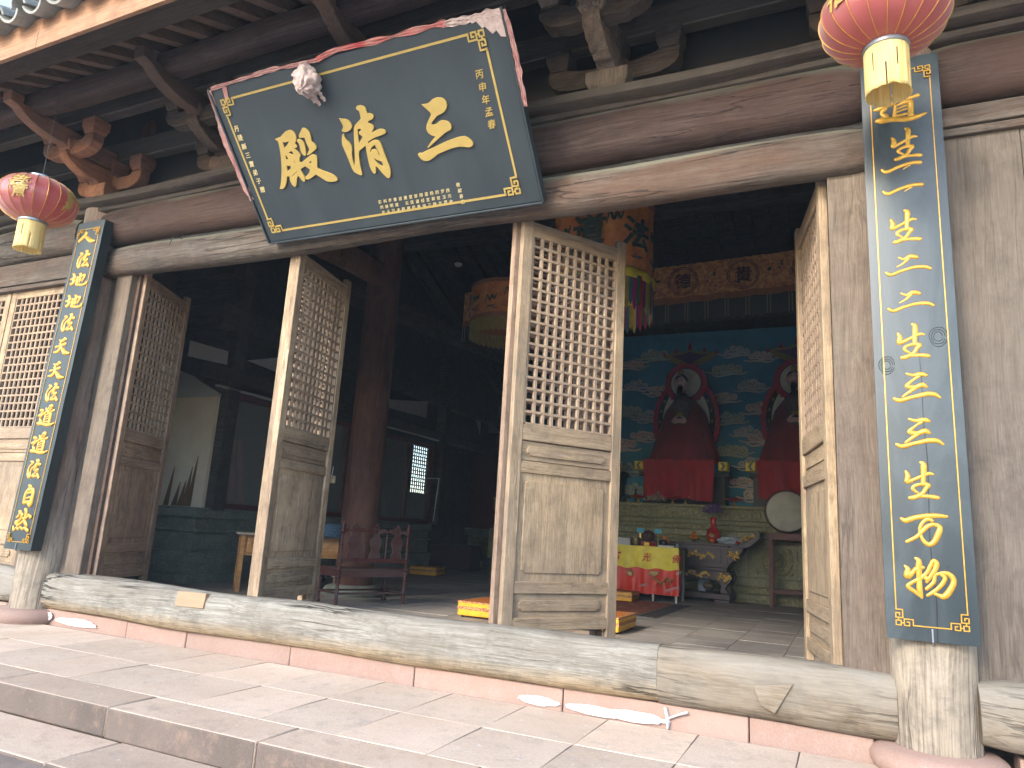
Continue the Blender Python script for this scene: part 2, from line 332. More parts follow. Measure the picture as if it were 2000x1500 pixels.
def fabric_lantern():
    m, nt, b = newmat('lantern_red_silk'); q = N(nt); v = q.coords((1,1,1)); n1 = q.noise(v, 5, 5)
    c = q.mix(q.ramp(n1, [(.3, 0.0), (.7, 1.0)]), (.27,.045,.04), (.33,.075,.065)); q.l(c, b.inputs['Base Color'])
    b.inputs['Roughness'].default_value = .38; b.inputs['Sheen Weight'].default_value = .4; b.inputs['Specular IOR Level'].default_value = .55; b.inputs['Coat Weight'].default_value = .5; b.inputs['Coat Roughness'].default_value = .35
    tl = q.n('ShaderNodeBsdfTranslucent'); tl.inputs[0].default_value = (.7,.06,.05,1); ms = q.n('ShaderNodeMixShader'); ms.inputs[0].default_value = .3
    out = [x for x in nt.nodes if x.type == 'OUTPUT_MATERIAL'][0]; q.l(b.outputs[0], ms.inputs[1]); q.l(tl.outputs[0], ms.inputs[2]); q.l(ms.outputs[0], out.inputs[0]); return m
LANT = fabric_lantern()
TASSEL = plain('yellow_tassel_threads', (.80,.66,.32), .75, c2=(.62,.42,.12), scale=30, bump=.6, trans=.35, stretch=(3,3,.12))
# ================================================================== SETTING: ground, porch, steps, hall floor
g = MB().box(-60, 60, -60, -2.36, -.60, -.42).box(-60, -16.1, -2.36, 60, -.60, -.42); struct(obj('courtyard_ground', g, EARTH))
porch = struct(obj('porch_floor', MB().box(-16, 9, -1.50, .16, -.40, -.008), MORTAR))
def jb(a): return RND.uniform(-a, a)
shared = {}
def kerb_mesh(w, d, h, mat, key):
    k = (key, round(w, 2), round(d, 2))
    if k not in shared:
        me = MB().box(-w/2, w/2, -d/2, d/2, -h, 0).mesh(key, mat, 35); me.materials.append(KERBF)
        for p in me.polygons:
            if p.normal.y < -.5: p.material_index = 1  # front faces take a darker stone than the tops
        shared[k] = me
    return shared[k]
def slab_mesh(w, d, h, mat, key):
    k = (key, round(w, 2), round(d, 2))
    if k not in shared: shared[k] = MB().box(-w/2, w/2, -d/2, d/2, -h, 0).mesh(key, mat, 35)
    return shared[k]
xs = [-4.82+.508*k for k in range(-16, 18)]
for (y0, y1) in ((-1.227, -.654), (-.651, -.06)):
    for i in range(len(xs)-1):
        w, d = xs[i+1]-xs[i]-.004, y1-y0-.001
        o = obj('paving_slab', slab_mesh(w, d, .06, SLAB, 'paving_slab'), None, porch, ((xs[i]+xs[i+1])/2, (y0+y1)/2, jb(.0012)), (jb(.001), jb(.001), 0)); add_bevel(o, .003, 1)
kerbs = struct(obj('stone_steps', MB().box(-16, 9, -2.30, -1.45, -.60, -.16), MORTAR))
for k in range(-9, 9):
    x0 = -4.535+1.02*k
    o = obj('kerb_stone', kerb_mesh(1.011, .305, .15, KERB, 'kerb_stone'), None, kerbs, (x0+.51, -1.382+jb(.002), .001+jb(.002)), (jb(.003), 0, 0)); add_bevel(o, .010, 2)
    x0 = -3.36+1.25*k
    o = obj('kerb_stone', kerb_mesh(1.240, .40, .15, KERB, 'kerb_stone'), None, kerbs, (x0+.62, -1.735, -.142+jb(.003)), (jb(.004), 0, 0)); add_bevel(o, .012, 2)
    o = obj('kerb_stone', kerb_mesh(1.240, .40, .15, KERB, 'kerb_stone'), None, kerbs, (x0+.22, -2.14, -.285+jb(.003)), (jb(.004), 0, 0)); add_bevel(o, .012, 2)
hf = struct(obj('hall_floor', MB().box(-13.2, 5.5, .16, 17.2, -.3, -.03), BLACKM))
pool = []
nx, ny = 34, 40
for j in range(ny):
    y0 = .17+.42*j
    off = 0.0
    for i in range(nx):
        x0 = -13.0+.54*i+off
        if x0 > 4.7: continue
        pool.append((math.hypot(x0+.27-0, y0+.2+4.3) if x0 < .6 and x0 > -12 and x0 > -1.6*(y0+4.3)-1 else 999, x0, y0))
pool.sort()
FS = MB().box(-.267, .267, -.207, .207, -.03, 0).mesh('floor_slab', FLOORIN, 35)
rest = MB()
for k, (dd, x0, y0) in enumerate(pool):
    if k < 290: link('floor_slab', FS, hf, (x0+.27, y0+.21, jb(.0022)), (jb(.002), jb(.003), 0))
    else: rest.box(x0+.003, x0+.537, y0+.003, y0+.417, -.03, jb(.002))
struct(obj('floor_slabs', rest, FLOORIN, hf, smooth=35), 'stuff')

# ================================================================== THE HALL
hall = thing('temple_hall', 'old timber temple hall with open lattice doors, log sill and bracketed eaves', 'temple')
def P(name, mb, mat, parent=hall, **k): return obj(name, mb, mat, parent, **k)
def logbeam(x0, x1, yc, zc, ry, rz, amp, seed, n=22, ex=2.6, bow=0.0, dx=.12, endr=.10):
    nx = max(8, int((x1-x0)/dx)); v = []; f = []
    for i in range(nx+1):
        x = x0+(x1-x0)*i/nx; u = i/nx
        e = 1 - endr*math.exp(-min(u, 1-u)*(x1-x0)/.05)
        oz = amp*1.3*mnoise.noise((x*.6, seed, 0)) + bow*4*u*(1-u); oy = amp*mnoise.noise((x*.5, seed+9, 3))
        for k in range(n):
            t = 2*math.pi*k/n; c, s_ = math.cos(t), math.sin(t)
            r = (abs(c)**ex+abs(s_)**ex)**(-1/ex)
            q = 1+amp*1.1*mnoise.noise((x*1.3, c*1.2+seed, s_*1.2))+amp*.35*mnoise.noise((x*5, c*3+seed, s_*3))
            v.append((x, yc+oy+ry*r*c*q*e, zc+oz+rz*r*s_*q*e))
    for i in range(nx):
        for k in range(n): f.append((i*n+k, i*n+(k+1) % n, (i+1)*n+(k+1) % n, (i+1)*n+k))
    f += [tuple(range(n)), tuple(range(nx*n, (nx+1)*n))]
    return MB().add(v, f)
# columns + stone bases
XL, XR = -6.655, .375
for i, (x, y, r) in enumerate(((XR, .0, .19), (XL, .04, .215))):
    mb = MB(); pr = [(r*1.0, .115)]+[(r*(1-.02*t), .115+3.80*t) for t in [k/24 for k in range(1, 25)]]
    mb.lathe(pr, 40, (0,0,0), mod=lambda t, z: 1+.022*mnoise.noise((math.cos(t)*2+x, math.sin(t)*2, z*.8))+.010*mnoise.noise((math.cos(t)*6, math.sin(t)*6+x, z*3)))
    P('column', mb, W_COL, loc=(x, y, 0), smooth=60)
    b = MB().lathe([(r+.05, -.05), (r+.09, 0), (r+.11, .03), (r+.112, .06), (r+.095, .09), (r+.06, .112), (.05, .118)], 40)
    P('column_base', b, PINKB, loc=(x, y-.02, 0), smooth=60)
for x in (-13.0, 5.6): P('column', MB().lathe([(.19, .1), (.185, 3.9)], 24), W_COL, loc=(x, 0, 0), smooth=60)
# sandstone plinth course under the sill
bx = [-6.42, -5.37, -4.69, -3.65, -2.60, -1.56, -.5, .10]
for a, b_ in zip(bx[:-1], bx[1:]):
    P('base_stone', MB().box(a+.003, b_-.003, -.022+jb(.004), .14, -.05, .12+jb(.003)), PINKB, bevel=.008)
for a, b_ in ((.70, 1.7), (1.7, 2.7), (2.7, 4.4), (-8.1, -6.98), (-9.1, -8.1), (-10.1, -9.1)):
    P('base_stone', MB().box(a+.003, b_-.003, -.022, .14, -.05, .12), PINKB, bevel=.008)
def blob(x0, x1, z0, z1, seed, n=60, y=-.0265, th=.006, spiky=.2):
    pts = []
    for k in range(n):
        t = 2*math.pi*k/n; q = 1+spiky*mnoise.noise((math.cos(t)*1.6+seed, math.sin(t)*1.6, seed))+spiky*.6*mnoise.noise((math.cos(t)*5, math.sin(t)*5+seed, 1))
        pts.append(((x0+x1)/2+(x1-x0)/2*math.cos(t)*q, (z0+z1)/2+(z1-z0)/2*math.sin(t)*q))
    return MB().prism(pts, y, y-th)
for a in ((-6.25, -5.72, .018, .078, 1), (-6.40, -6.30, .03, .10, 8), (-1.85, -1.58, .008, .060, 2), (-1.54, -1.15, .004, .056, 3), (-1.30, -.93, .006, .060, 5)):
    P('lime_smear', blob(*a[:4], a[4], y=-.0265-.0012*a[4]), LIME)
P('lime_smear', MB().tube([(-.93, -.028, .0), (-.93, -.032, .05), (-.945, -.032, .108)], [.020, .026, .022], 8, flat=.4), LIME, smooth=60)
P('lime_smear', MB().tube([(-.93, -.03, .05), (-.88, -.032, .075), (-.82, -.032, .10)], [.016, .016, .020], 8, flat=.4), LIME, smooth=60)
# log sills
P('door_sill', logbeam(-6.44, -.985, .02, .275, .115, .158, .042, 4.0, ex=3.2, endr=.02), W_SILL, smooth=70)
P('door_sill', logbeam(-.983, .205, .018, .272, .115, .160, .03, 4.0, ex=3.2, endr=.02), W_SILL_TAN, smooth=70)
P('door_sill', logbeam(.55, 4.4, .01, .275, .125, .155, .05, 12.3, ex=3.0), W_SILL_TAN, smooth=70)
P('door_sill', logbeam(-10.2, -6.86, .01, .275, .115, .155, .05, 22.3, ex=3.2), W_SILL_TAN, smooth=70)
P('sill_patch', MB().box(-.15, .15, -.02, .02, -.055, .055), plain('fresh_patch_wood', (.33,.205,.115), .7, var=.15, scale=30, stretch=(.2,1,1)), loc=(-4.605, -.092, .362), rot=(rad(-8), rad(-1), 0), bevel=.002)
P('sill_patch', MB().prism([(-.47,.30), (-.27,.33), (-.36,.175), (-.43,.2)], -.108, -.06), W_SILL_TAN, bevel=.003)
# beams over the doorway
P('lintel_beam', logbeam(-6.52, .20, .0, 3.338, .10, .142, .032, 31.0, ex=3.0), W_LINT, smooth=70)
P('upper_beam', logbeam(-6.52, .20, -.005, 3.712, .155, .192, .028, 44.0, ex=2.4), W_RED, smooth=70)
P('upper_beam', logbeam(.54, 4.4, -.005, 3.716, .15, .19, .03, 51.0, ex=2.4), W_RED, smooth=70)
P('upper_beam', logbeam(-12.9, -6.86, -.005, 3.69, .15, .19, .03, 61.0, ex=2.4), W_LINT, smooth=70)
P('beam_infill', MB().box(-6.5, .2, .0, .05, 3.44, 3.56), W_BLACK)
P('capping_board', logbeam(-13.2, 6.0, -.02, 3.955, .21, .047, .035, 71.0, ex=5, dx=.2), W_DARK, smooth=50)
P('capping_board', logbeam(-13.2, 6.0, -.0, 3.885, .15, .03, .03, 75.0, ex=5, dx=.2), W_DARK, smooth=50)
for (a, b_, z0, z1) in ((.56, 4.4, 3.335, 3.50), (-12.8, -6.86, 3.21, 3.50)):
    P('head_rail', MB().box(a, b_, -.045, .06, z0+.05, z1), W_LINT, bevel=.006)
    P('head_rail', MB().box(a, b_, -.025, .05, z0, z0+.047), W_LINT, bevel=.006)
P('beam_infill', MB().box(.56, 4.4, .02, .06, 3.2, 4.0), W_BLACK); P('beam_infill', MB().box(-12.8, -6.86, .02, .06, 3.4, 4.0), W_BLACK)
# jambs
for (a, b_, y0, y1) in ((-6.305, -6.095, -.005, .12), (-.028, .198, -.005, .12)):
    P('door_jamb', MB().box(a, b_, y0, y1, .40, 3.25), W_JAMB, bevel=.008)
P('door_jamb', MB().box(-6.092, -6.045, .055, .13, .40, 3.25), W_DARKY, bevel=.004)
P('jamb_infill', MB().box(-6.50, -6.302, .05, .10, .40, 3.25), W_JAMB)
P('door_jamb', MB().box(-7.03, -6.84, -.005, .12, .42, 3.25), W_JAMB, bevel=.008)
# plank wall of the right bay
px = [.56, .942, 1.36, 1.75, 2.2, 2.6, 3.1, 3.6, 4.3]
for a, b_ in zip(px[:-1], px[1:]):
    P('wall_plank', MB().box(a+.002, b_-.002, .012+jb(.004), .05, .40, 3.36), W_PLANK, bevel=.004)

# ------------------------------------------------------------------ lattice door leaves
LW = .94
def leaf_meshes(W_DOOR, W_DOORX, W_LATT):
    T0, T1 = .0, .05
    d = {}
    d['stiles'] = MB().box(.0, .085, T0, T1, .335, 3.285).box(LW-.082, LW, T0, T1, .322, 3.31).mesh('door_leaf', W_DOOR, 35)
    d['rail'] = MB().box(.085, LW-.082, T0+.003, T1-.003, -.04, .04).mesh('rail', W_DOORX, 35)
    d['railb'] = MB().box(.085, LW-.082, T0+.003, T1-.003, -.055, .055).mesh('rail', W_DOORX, 35)
    def panel(h, fld):
        mb = MB().box(.082, LW-.079, T0+.021, T1-.021, -h/2-.004, h/2+.004)
        c = .022; a, b_, z0, z1 = .133, LW-.137, -fld/2, fld/2
        pts = [(a+c, z0), (b_-c, z0), (b_-c, z0+c*.6), (b_, z0+c*.6), (b_, z1-c), (b_-c, z1), (a+c, z1), (a, z1-c), (a, z0+c*.6), (a+c, z0+c*.6)]
        mb.prism(pts, T0+.010, T1-.010); return mb
    d['p_s'] = panel(.125, .066).mesh('panel', W_DOORX, 35); d['p_l'] = panel(.72, .61).mesh('panel', W_DOOR, 35); d['p_b'] = panel(.16, .072).mesh('panel', W_DOORX, 35)
    w = .0138; dz = 1.384/17; dx = (LW-.082-.085-.03)/10
    d['fr'] = MB().box(.085, .100, T0+.008, T1-.008, 1.762, 3.15).box(LW-.097, LW-.082, T0+.008, T1-.008, 1.762, 3.15).box(.100, LW-.097, T0+.008, T1-.008, 1.755, 1.768).box(.1, LW-.097, T0+.008, T1-.008, 3.14, 3.15).mesh('lattice_frame', W_LATT, 35)
    d['v'] = MB().prism([(-w, T0+.016), (-w*.7, T0+.010), (w*.7, T0+.010), (w, T0+.016), (w, T1-.022), (-w, T1-.022)], 1.766, 3.142, 'z').mesh('lattice_bar', W_LATT)
    d['h'] = MB().prism([(T0+.014, -w*.8), (T0+.008, -w*.55), (T0+.008, w*.55), (T0+.014, w*.8), (T1-.024, w*.8), (T1-.024, -w*.8)], .099, LW-.096, 'x').mesh('lattice_bar', W_LATT)
    d['dx'] = dx; d['dz'] = dz; return d
LMS = [leaf_meshes(W_DOOR, W_DOORX, W_LATT), leaf_meshes(W_DOORD, W_DOORDX, W_LATTD), leaf_meshes(W_DOORM, W_DOORMX, W_LATT)]
def make_leaf(label, LM):
    lf = link('door_leaf', LM['stiles'], hall); lf['label'] = label; add_bevel(lf, .005, 2)
    for z, k in ((3.19, 'railb'), (1.698, 'railb'), (1.46, 'rail'), (.663, 'rail'), (.428, 'rail')):
        o = link('rail', LM[k], lf, (0, 0, z)); add_bevel(o, .005, 2)
    for z, k in ((1.572, 'p_s'), (1.062, 'p_l'), (.545, 'p_b')):
        o = link('panel', LM[k], lf, (0, 0, z)); add_bevel(o, .003, 1)
    link('lattice_frame', LM['fr'], lf)
    for i in range(1, 10): link('lattice_bar', LM['v'], lf, (.100+LM['dx']*i+.0005, 0, 0))
    for i in range(1, 17): link('lattice_bar', LM['h'], lf, (0, 0, 1.762+LM['dz']*i))
    return lf
leafs = {}
LEAVES = [  # hinge x, y, direction (x, y)
    (-2.035, .065, (.575, .818), 'third folded door leaf from the left, sunlit tan lattice facing the steps'),
    (-2.108, .085, (.53, .848), 'door leaf folded behind the large sunlit leaf near the middle'),
    (-4.10, .065, (-.19, .98), 'door leaf standing edge-on left of the middle of the doorway'),
    (-4.155, .07, (-.25, .968), 'door leaf folded behind the edge-on leaf left of the middle'),
    (-6.015, .10, (-.42, .91), 'leftmost door leaf, dark side, folded back beside the left jamb'),
    (-.03, .10, (-.20, .98), 'rightmost door leaf, folded back beside the right jamb'),
    (-8.012, .035, (1, 0), 'closed lattice door leaf of the left bay beside the couplet board'),
    (-8.97, .035, (1, 0), 'closed lattice door leaf of the left bay cut by the left picture edge'),
    (-9.93, .035, (1, 0), 'closed lattice door leaf of the left bay, out to the left')]
for k, (x, y, d, lab) in enumerate(LEAVES):
    vkey = {2: 2, 3: 2, 4: 1, 1: 1}.get(k, 0)
    if vkey not in leafs: leafs[vkey] = o = make_leaf(lab, LMS[vkey])
    else: o = copy_tree(leafs[vkey], hall); o['label'] = lab
    o.location = (x, y, 0); o.rotation_euler = (0, 0, math.atan2(d[1], d[0]))
# pivots of the leaves behind the sill
P('door_socket', MB().box(-6.1, .0, .125, .20, .30, .36), W_BLACK)
# plank outer wall left of the left bay is shut with boards
P('side_wall', MB().box(-13.2, -8.99, .10, .13, .1, 4.0), W_PLANK)

# ------------------------------------------------------------------ bracket sets (each a part; blocks and arms are its pieces)
def curved_arm(hl, z0, z1, drop=.6):
    h = z1-z0
    return [(-hl, z1), (-hl, z0+h*.55), (-hl+.03, z0+h*.30), (-hl+.08, z0+h*.12), (-hl+.16, z0), (hl-.16, z0), (hl-.08, z0+h*.12), (hl-.03, z0+h*.30), (hl, z0+h*.55), (hl, z1),
            (hl-.13, z1), (hl-.16, z1-.035), (.12, z1-.035), (.09, z1), (-.09, z1), (-.12, z1-.035), (-hl+.16, z1-.035), (-hl+.13, z1)]
def cap_block(cx, cy_, z0, w, d, h, mb=None):
    mb = mb or MB(); k = .72
    lo = [(cx-w*k/2, cy_-d*k/2), (cx+w*k/2, cy_-d*k/2), (cx+w*k/2, cy_+d*k/2), (cx-w*k/2, cy_+d*k/2)]; hi = [(cx-w/2, cy_-d/2), (cx+w/2, cy_-d/2), (cx+w/2, cy_+d/2), (cx-w/2, cy_+d/2)]
    v = [(a, b_, z0) for a, b_ in lo]+[(a, b_, z0+h*.45) for a, b_ in hi]+[(a, b_, z0+h) for a, b_ in hi]
    f = [(0,3,2,1), (8,9,10,11)]+[(i, (i+1) % 4, 4+(i+1) % 4, 4+i) for i in range(4)]+[(4+i, 4+(i+1) % 4, 8+(i+1) % 4, 8+i) for i in range(4)]
    return mb.add(v, f)
W_BRKO = wood('orange_brown_bracket_wood', [(.13,.05,.028), (.27,.115,.06), (.34,.17,.09)], 'Y', .9, stain=(.14,.085,.06), stain_amt=.6, bump=.35, crack=.3)
W_BRKG = wood('gnarled_grey_bracket_wood', [(.045,.036,.03), (.15,.115,.085), (.26,.20,.15)], 'Z', .9, stain=(.07,.05,.04), stain_amt=.5, bump=.8, crack=.7)
def bracket_set(x, wm, wl, lab=None, rough=0.0):
    bs = P('bracket_set', cap_block(0, -.02, 4.0, .30, .32, .15), wm, loc=(x, 0, 0), bevel=.006)
    if lab: bs['label'] = lab
    P('bracket_arm', MB().prism(curved_arm(.47, 4.125, 4.30), -.055, .055), wl, bs, bevel=.008)
    for sx in (-.40, .40): P('bracket_block', cap_block(sx, 0, 4.305, .17, .17, .15), wl, bs, bevel=.005)
    P('bracket_block', cap_block(0, 0, 4.305, .18, .18, .15), wl, bs, bevel=.005)
    a1 = [(.12, 4.13), (-.16, 4.13), (-.22, 4.165), (-.27, 4.155), (-.34, 4.17), (-.42, 4.205), (-.50, 4.245), (-.545, 4.29), (-.545, 4.325), (.12, 4.325)]
    P('bracket_arm', MB().prism(a1, -.062, .062, 'x'), wm, bs, bevel=.008)
    P('bracket_block', cap_block(0, -.455, 4.33, .19, .19, .10), wm, bs, bevel=.005)
    P('bracket_arm', MB().prism([(p, q+.17 if q > 4.2 else q+.17) for p, q in curved_arm(.37, 4.12, 4.29)], -.51, -.40), wl, bs, bevel=.008)
    for sx in (-.30, .30): P('bracket_block', cap_block(sx, -.455, 4.465, .17, .17, .145), wm, bs, bevel=.005)
    a2 = [(.0, 4.345), (-.52, 4.345), (-.58, 4.37), (-.63, 4.362), (-.72, 4.37), (-.80, 4.385), (-.88, 4.41), (-.96, 4.45), (-1.01, 4.49), (-1.09, 4.505), (-1.10, 4.60), (-.98, 4.60), (-.98, 4.53), (.0, 4.53)]
    P('bracket_arm', MB().prism(a2, -.062+.001, .062-.001, 'x'), wm, bs, bevel=.008)
    if rough:
        for c in bs.children:
            c.modifiers.clear(); s_ = c.modifiers.new('subd', 'SUBSURF'); s_.subdivision_type = 'SIMPLE'; s_.levels = s_.render_levels = 3
            t = bpy.data.textures.get('gnarl') or bpy.data.textures.new('gnarl', 'CLOUDS'); t.noise_scale = .09
            dm = c.modifiers.new('gnarl', 'DISPLACE'); dm.texture = t; dm.strength = rough; dm.mid_level = .5; dm.texture_coords = 'LOCAL'
    return bs
for k, x in enumerate((-10.2, -8.44, XL+.02, -4.93, -3.15, -1.375, .37, 2.12, 3.87)):
    if k == 2: bracket_set(x, W_BRKO, W_BRKO, 'orange-brown bracket set over the left column, above the left couplet board')
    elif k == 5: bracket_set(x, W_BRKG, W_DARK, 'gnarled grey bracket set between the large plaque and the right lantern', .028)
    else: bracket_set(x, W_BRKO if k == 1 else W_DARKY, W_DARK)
P('tie_beam', MB().box(-13.2, 6, -.05, .06, 4.455, 4.66), W_DARK, bevel=.012)
P('tie_beam', MB().box(-13.2, 6, -.51, -.40, 4.615, 4.78), W_DARK, bevel=.012)
P('dark_void_backing', MB().box(-13.2, 6, .16, .20, 4.0, 5.15), BLACKM)  # black sheet carries the shade of the void behind the brackets
P('eave_purlin', logbeam(-13.2, 6, -.83, 4.60, .095, .105, .04, 81, ex=3.2, dx=.2), W_RED, smooth=60)
# rafters, eave boards, fascia
SL = rad(23.2); tS = math.tan(SL)
def rz(y): return 4.665+(y+.955)*(-tS)*-1   # underside of the rafters at depth y
RM = MB()
yA, yB = -1.56, 1.9
rm = MB().prism([(0, 0), (yB-yA, (yB-yA)*tS), (yB-yA, (yB-yA)*tS+.09), (0, .09)], -.045, .045, 'x').mesh('rafter', W_RAFT)
nr = 0
for k in range(-24, 34):
    x = -5.0+.272*k
    if -12 < x < 5.5:
        o = link('rafter', rm, hall, (x+jb(.012), yA, rz(yA)+jb(.004)), (0, 0, jb(.008))); nr += 1
def slopebox(x0, x1, ya, yb, off, th): 
    return MB().prism([(ya, rz(ya)+off), (yb, rz(yb)+off), (yb, rz(yb)+off+th), (ya, rz(ya)+off+th)], x0, x1, 'x')
P('eave_board', slopebox(-12.5, 6, -1.575, -1.30, -.052, .05), W_DARK, bevel=.006)
P('roof_boarding', slopebox(-12.5, 6, -1.57, 2.2, .095, .02), W_BLACK)
P('fascia_board', MB().box(-12.5, -5.345, -1.61, -1.578, 4.325, 4.585), W_FASCIA, bevel=.004)
P('fascia_board', MB().box(-5.340, 6, -1.611, -1.579, 4.325, 4.585), W_FASCIA, bevel=.004)
# roof: pan and cover tiles along the eave
def arc(r, a0, a1, n, th):
    o_ = [(r*math.cos(rad(a0+(a1-a0)*i/n)), r*math.sin(rad(a0+(a1-a0)*i/n))) for i in range(n+1)]
    i_ = [((r-th)*math.cos(rad(a0+(a1-a0)*i/n)), (r-th)*math.sin(rad(a0+(a1-a0)*i/n))) for i in range(n+1)]
    return o_+i_[::-1]
ct = MB().prism(arc(.088, -5, 185, 10, .02), 0, .30).mesh('cover_tile', TILE, 40)
pt = MB().prism([(p, q+.10) for p, q in arc(.125, 205, 335, 10, .018)], 0, .32).mesh('pan_tile', TILE, 40)
far_t = MB()
for k in range(-11, 40):
    x = -7.4+.27*k
    for j in range(9):
        y = -1.745+.27*j; z = rz(y)+.215
        if j < 3 and -2 <= k <= 20:
            link('cover_tile', ct, hall, (x+.135+jb(.006), y-.02+jb(.01), z+.035-.012*j+jb(.004)), (SL+rad(-1.5), 0, jb(.02)))
            link('pan_tile', pt, hall, (x+jb(.005), y+.012, z-.015-.012*j+jb(.003)), (SL+rad(-1.5), 0, jb(.02)))
        else:
            Mx = Matrix.Translation((x+.135, y, z+.03))@Matrix.Rotation(SL, 4, 'X')
            far_t.prism(arc(.088, 0, 180, 5, .018), 0, .27, M=Mx); far_t.box(-.21, -.06, 0, .27, -.03, -.01, Mx)
struct(P('roof_tiles', far_t, TILE), 'stuff')
# main roof shell and outer walls (keep the daylight out)
P('roof_shell', MB().prism([(.0, 5.42), (8.6, 9.1), (17.4, 5.6), (17.4, 5.75), (8.6, 9.3), (.0, 5.62)], -10.9, 6.2, 'x'), W_BLACK)
P('gable_wall', MB().prism([(.1, -.3), (17.4, -.3), (17.4, 5.6), (8.6, 9.1), (.1, 5.5)], 5.5, 5.7, 'x'), W_BLACK)
P('back_wall', MB().box(-10.66, 5.7, 17.1, 17.3, -.3, 5.8), W_BLACK)
P('gable_wall', MB().prism([(.1, 4.2), (17.4, 4.2), (17.4, 5.6), (8.6, 9.1), (.1, 5.5)], -10.66, -10.55, 'x'), W_BLACK)
# left hall wall; opening added for a bright lattice reflected in the glass
WX = -10.55
P('side_wall', MB().box(WX-.1, WX, .1, 12.0, 0, 5.6).box(WX-.1, WX, 12.95, 17.2, 0, 5.6).box(WX-.1, WX, 12.0, 12.95, 0, 1.95).box(WX-.1, WX, 12.0, 12.95, 3.22, 5.6), W_BLACK)
wd = P('added_lattice_opening', MB().box(WX-.08, WX+.03, 12.0, 12.05, 1.95, 3.22).box(WX-.08, WX+.03, 12.9, 12.95, 1.95, 3.22), W_BLACK)
for i in range(1, 9): P('lattice_bar', MB().box(WX-.05, WX-.02, 12.0+.106*i-.016, 12.0+.106*i+.016, 1.95, 3.22), W_BLACK, wd)
for i in range(1, 13): P('lattice_bar', MB().box(WX-.053, WX-.017, 12.0, 12.95, 1.95+.098*i-.013, 1.95+.098*i+.013), W_BLACK, wd)
# ================================================================== SIGNBOARDS
OUTLINES={'殿':[[434,764,466,769,486,768,521,786,554,800,588,804,615,792,629,767,628,743,609,716,596,703,608,686,599,673,573,675,594,648,608,623,607,611,593,603,577,570,593,562,641,580,688,597,716,604,741,594,749,580,736,549,716,501,751,478,814,447,848,421,863,396,849,385,801,386,761,396,728,425,686,462,653,447,608,435,583,438,579,450,585,457,609,466,636,483,650,504,628,523,611,535,593,526,564,520,565,499,575,464,572,436,560,423,544,432,532,458,522,478,502,462,485,428,467,404,452,400,439,416,433,446,437,472,451,484,437,483,417,490,405,467,383,433,354,408,330,401,308,407,332,435,360,479,397,552,425,620,441,674,452,718,455,745],[493,735,519,727,554,731,534,709,484,688],[513,652,540,660,549,651,552,635,542,629,524,640],[476,643,483,631,491,612,485,605,463,606],[534,590,541,591,532,569,525,568],[454,569,468,556,487,564,485,541,466,531,435,525],[661,553,690,567,679,539,670,544],[464,480,490,496,532,511,528,503,497,493,469,477],[654,743,665,761,693,781,707,795,720,796,745,781,758,754,755,726,746,692,767,674,776,650,765,635,739,626,693,609,669,606,667,608,686,623,708,642,705,665,700,696,702,730,679,734,655,737],[621,722,638,730,660,722,677,702,677,674,668,636,659,612,646,605,632,617,625,638,631,672,634,699]],'清':[[1048,803,1061,797,1094,790,1122,771,1132,745,1128,727,1101,710,1065,704,1039,714,1036,724,1054,733,1062,748,1055,776],[1225,768,1228,798,1229,823,1212,833,1211,845,1223,854,1245,856,1275,844,1287,824,1283,795,1311,788,1329,775,1327,761,1314,750,1274,745,1269,731,1290,719,1305,705,1301,691,1285,675,1272,663,1320,674,1355,676,1380,665,1390,652,1383,641,1352,635,1291,629,1247,620,1224,611,1219,594,1241,605,1273,613,1303,606,1318,591,1322,555,1325,501,1330,452,1335,409,1330,378,1315,346,1300,336,1285,343,1258,385,1237,423,1222,440,1213,407,1203,388,1193,386,1180,400,1173,438,1177,487,1185,539,1193,589,1164,577,1120,560,1107,523,1094,461,1090,411,1087,397,1076,392,1054,404,1027,424,1018,453,1015,508,1009,569,1001,624,1012,661,1029,692,1037,696,1040,680,1045,655,1066,632,1074,607,1072,588,1052,547,1043,494,1046,462,1070,514,1100,597,1127,680,1145,724,1170,743],[1167,707,1186,708,1200,702,1195,694,1171,685,1172,672,1194,649,1141,610,1152,651,1160,683],[1231,565,1270,583,1276,558,1286,522,1284,499,1276,504,1276,534,1261,550,1233,553,1212,530,1214,544],[1225,503,1242,483,1261,471,1287,459,1286,420,1255,440,1233,468]],'三':[[1725,770,1764,766,1788,772,1816,787,1844,791,1874,786,1897,773,1908,753,1907,729,1894,709,1871,692,1842,685,1813,680,1790,664,1766,649,1753,632,1773,627,1797,630,1826,644,1851,643,1883,630,1899,609,1900,590,1886,574,1857,569,1824,556,1770,530,1684,489,1679,493,1721,525,1765,553,1735,565,1714,587,1709,613,1721,638,1744,664,1781,700,1747,742],[1589,460,1601,466,1618,461,1652,469,1732,485,1831,506,1926,518,1974,517,2001,501,2021,479,2028,460,2016,445,1992,439,1959,449,1921,458,1866,457,1804,447,1745,437,1701,417,1658,403,1622,409,1600,429]]}
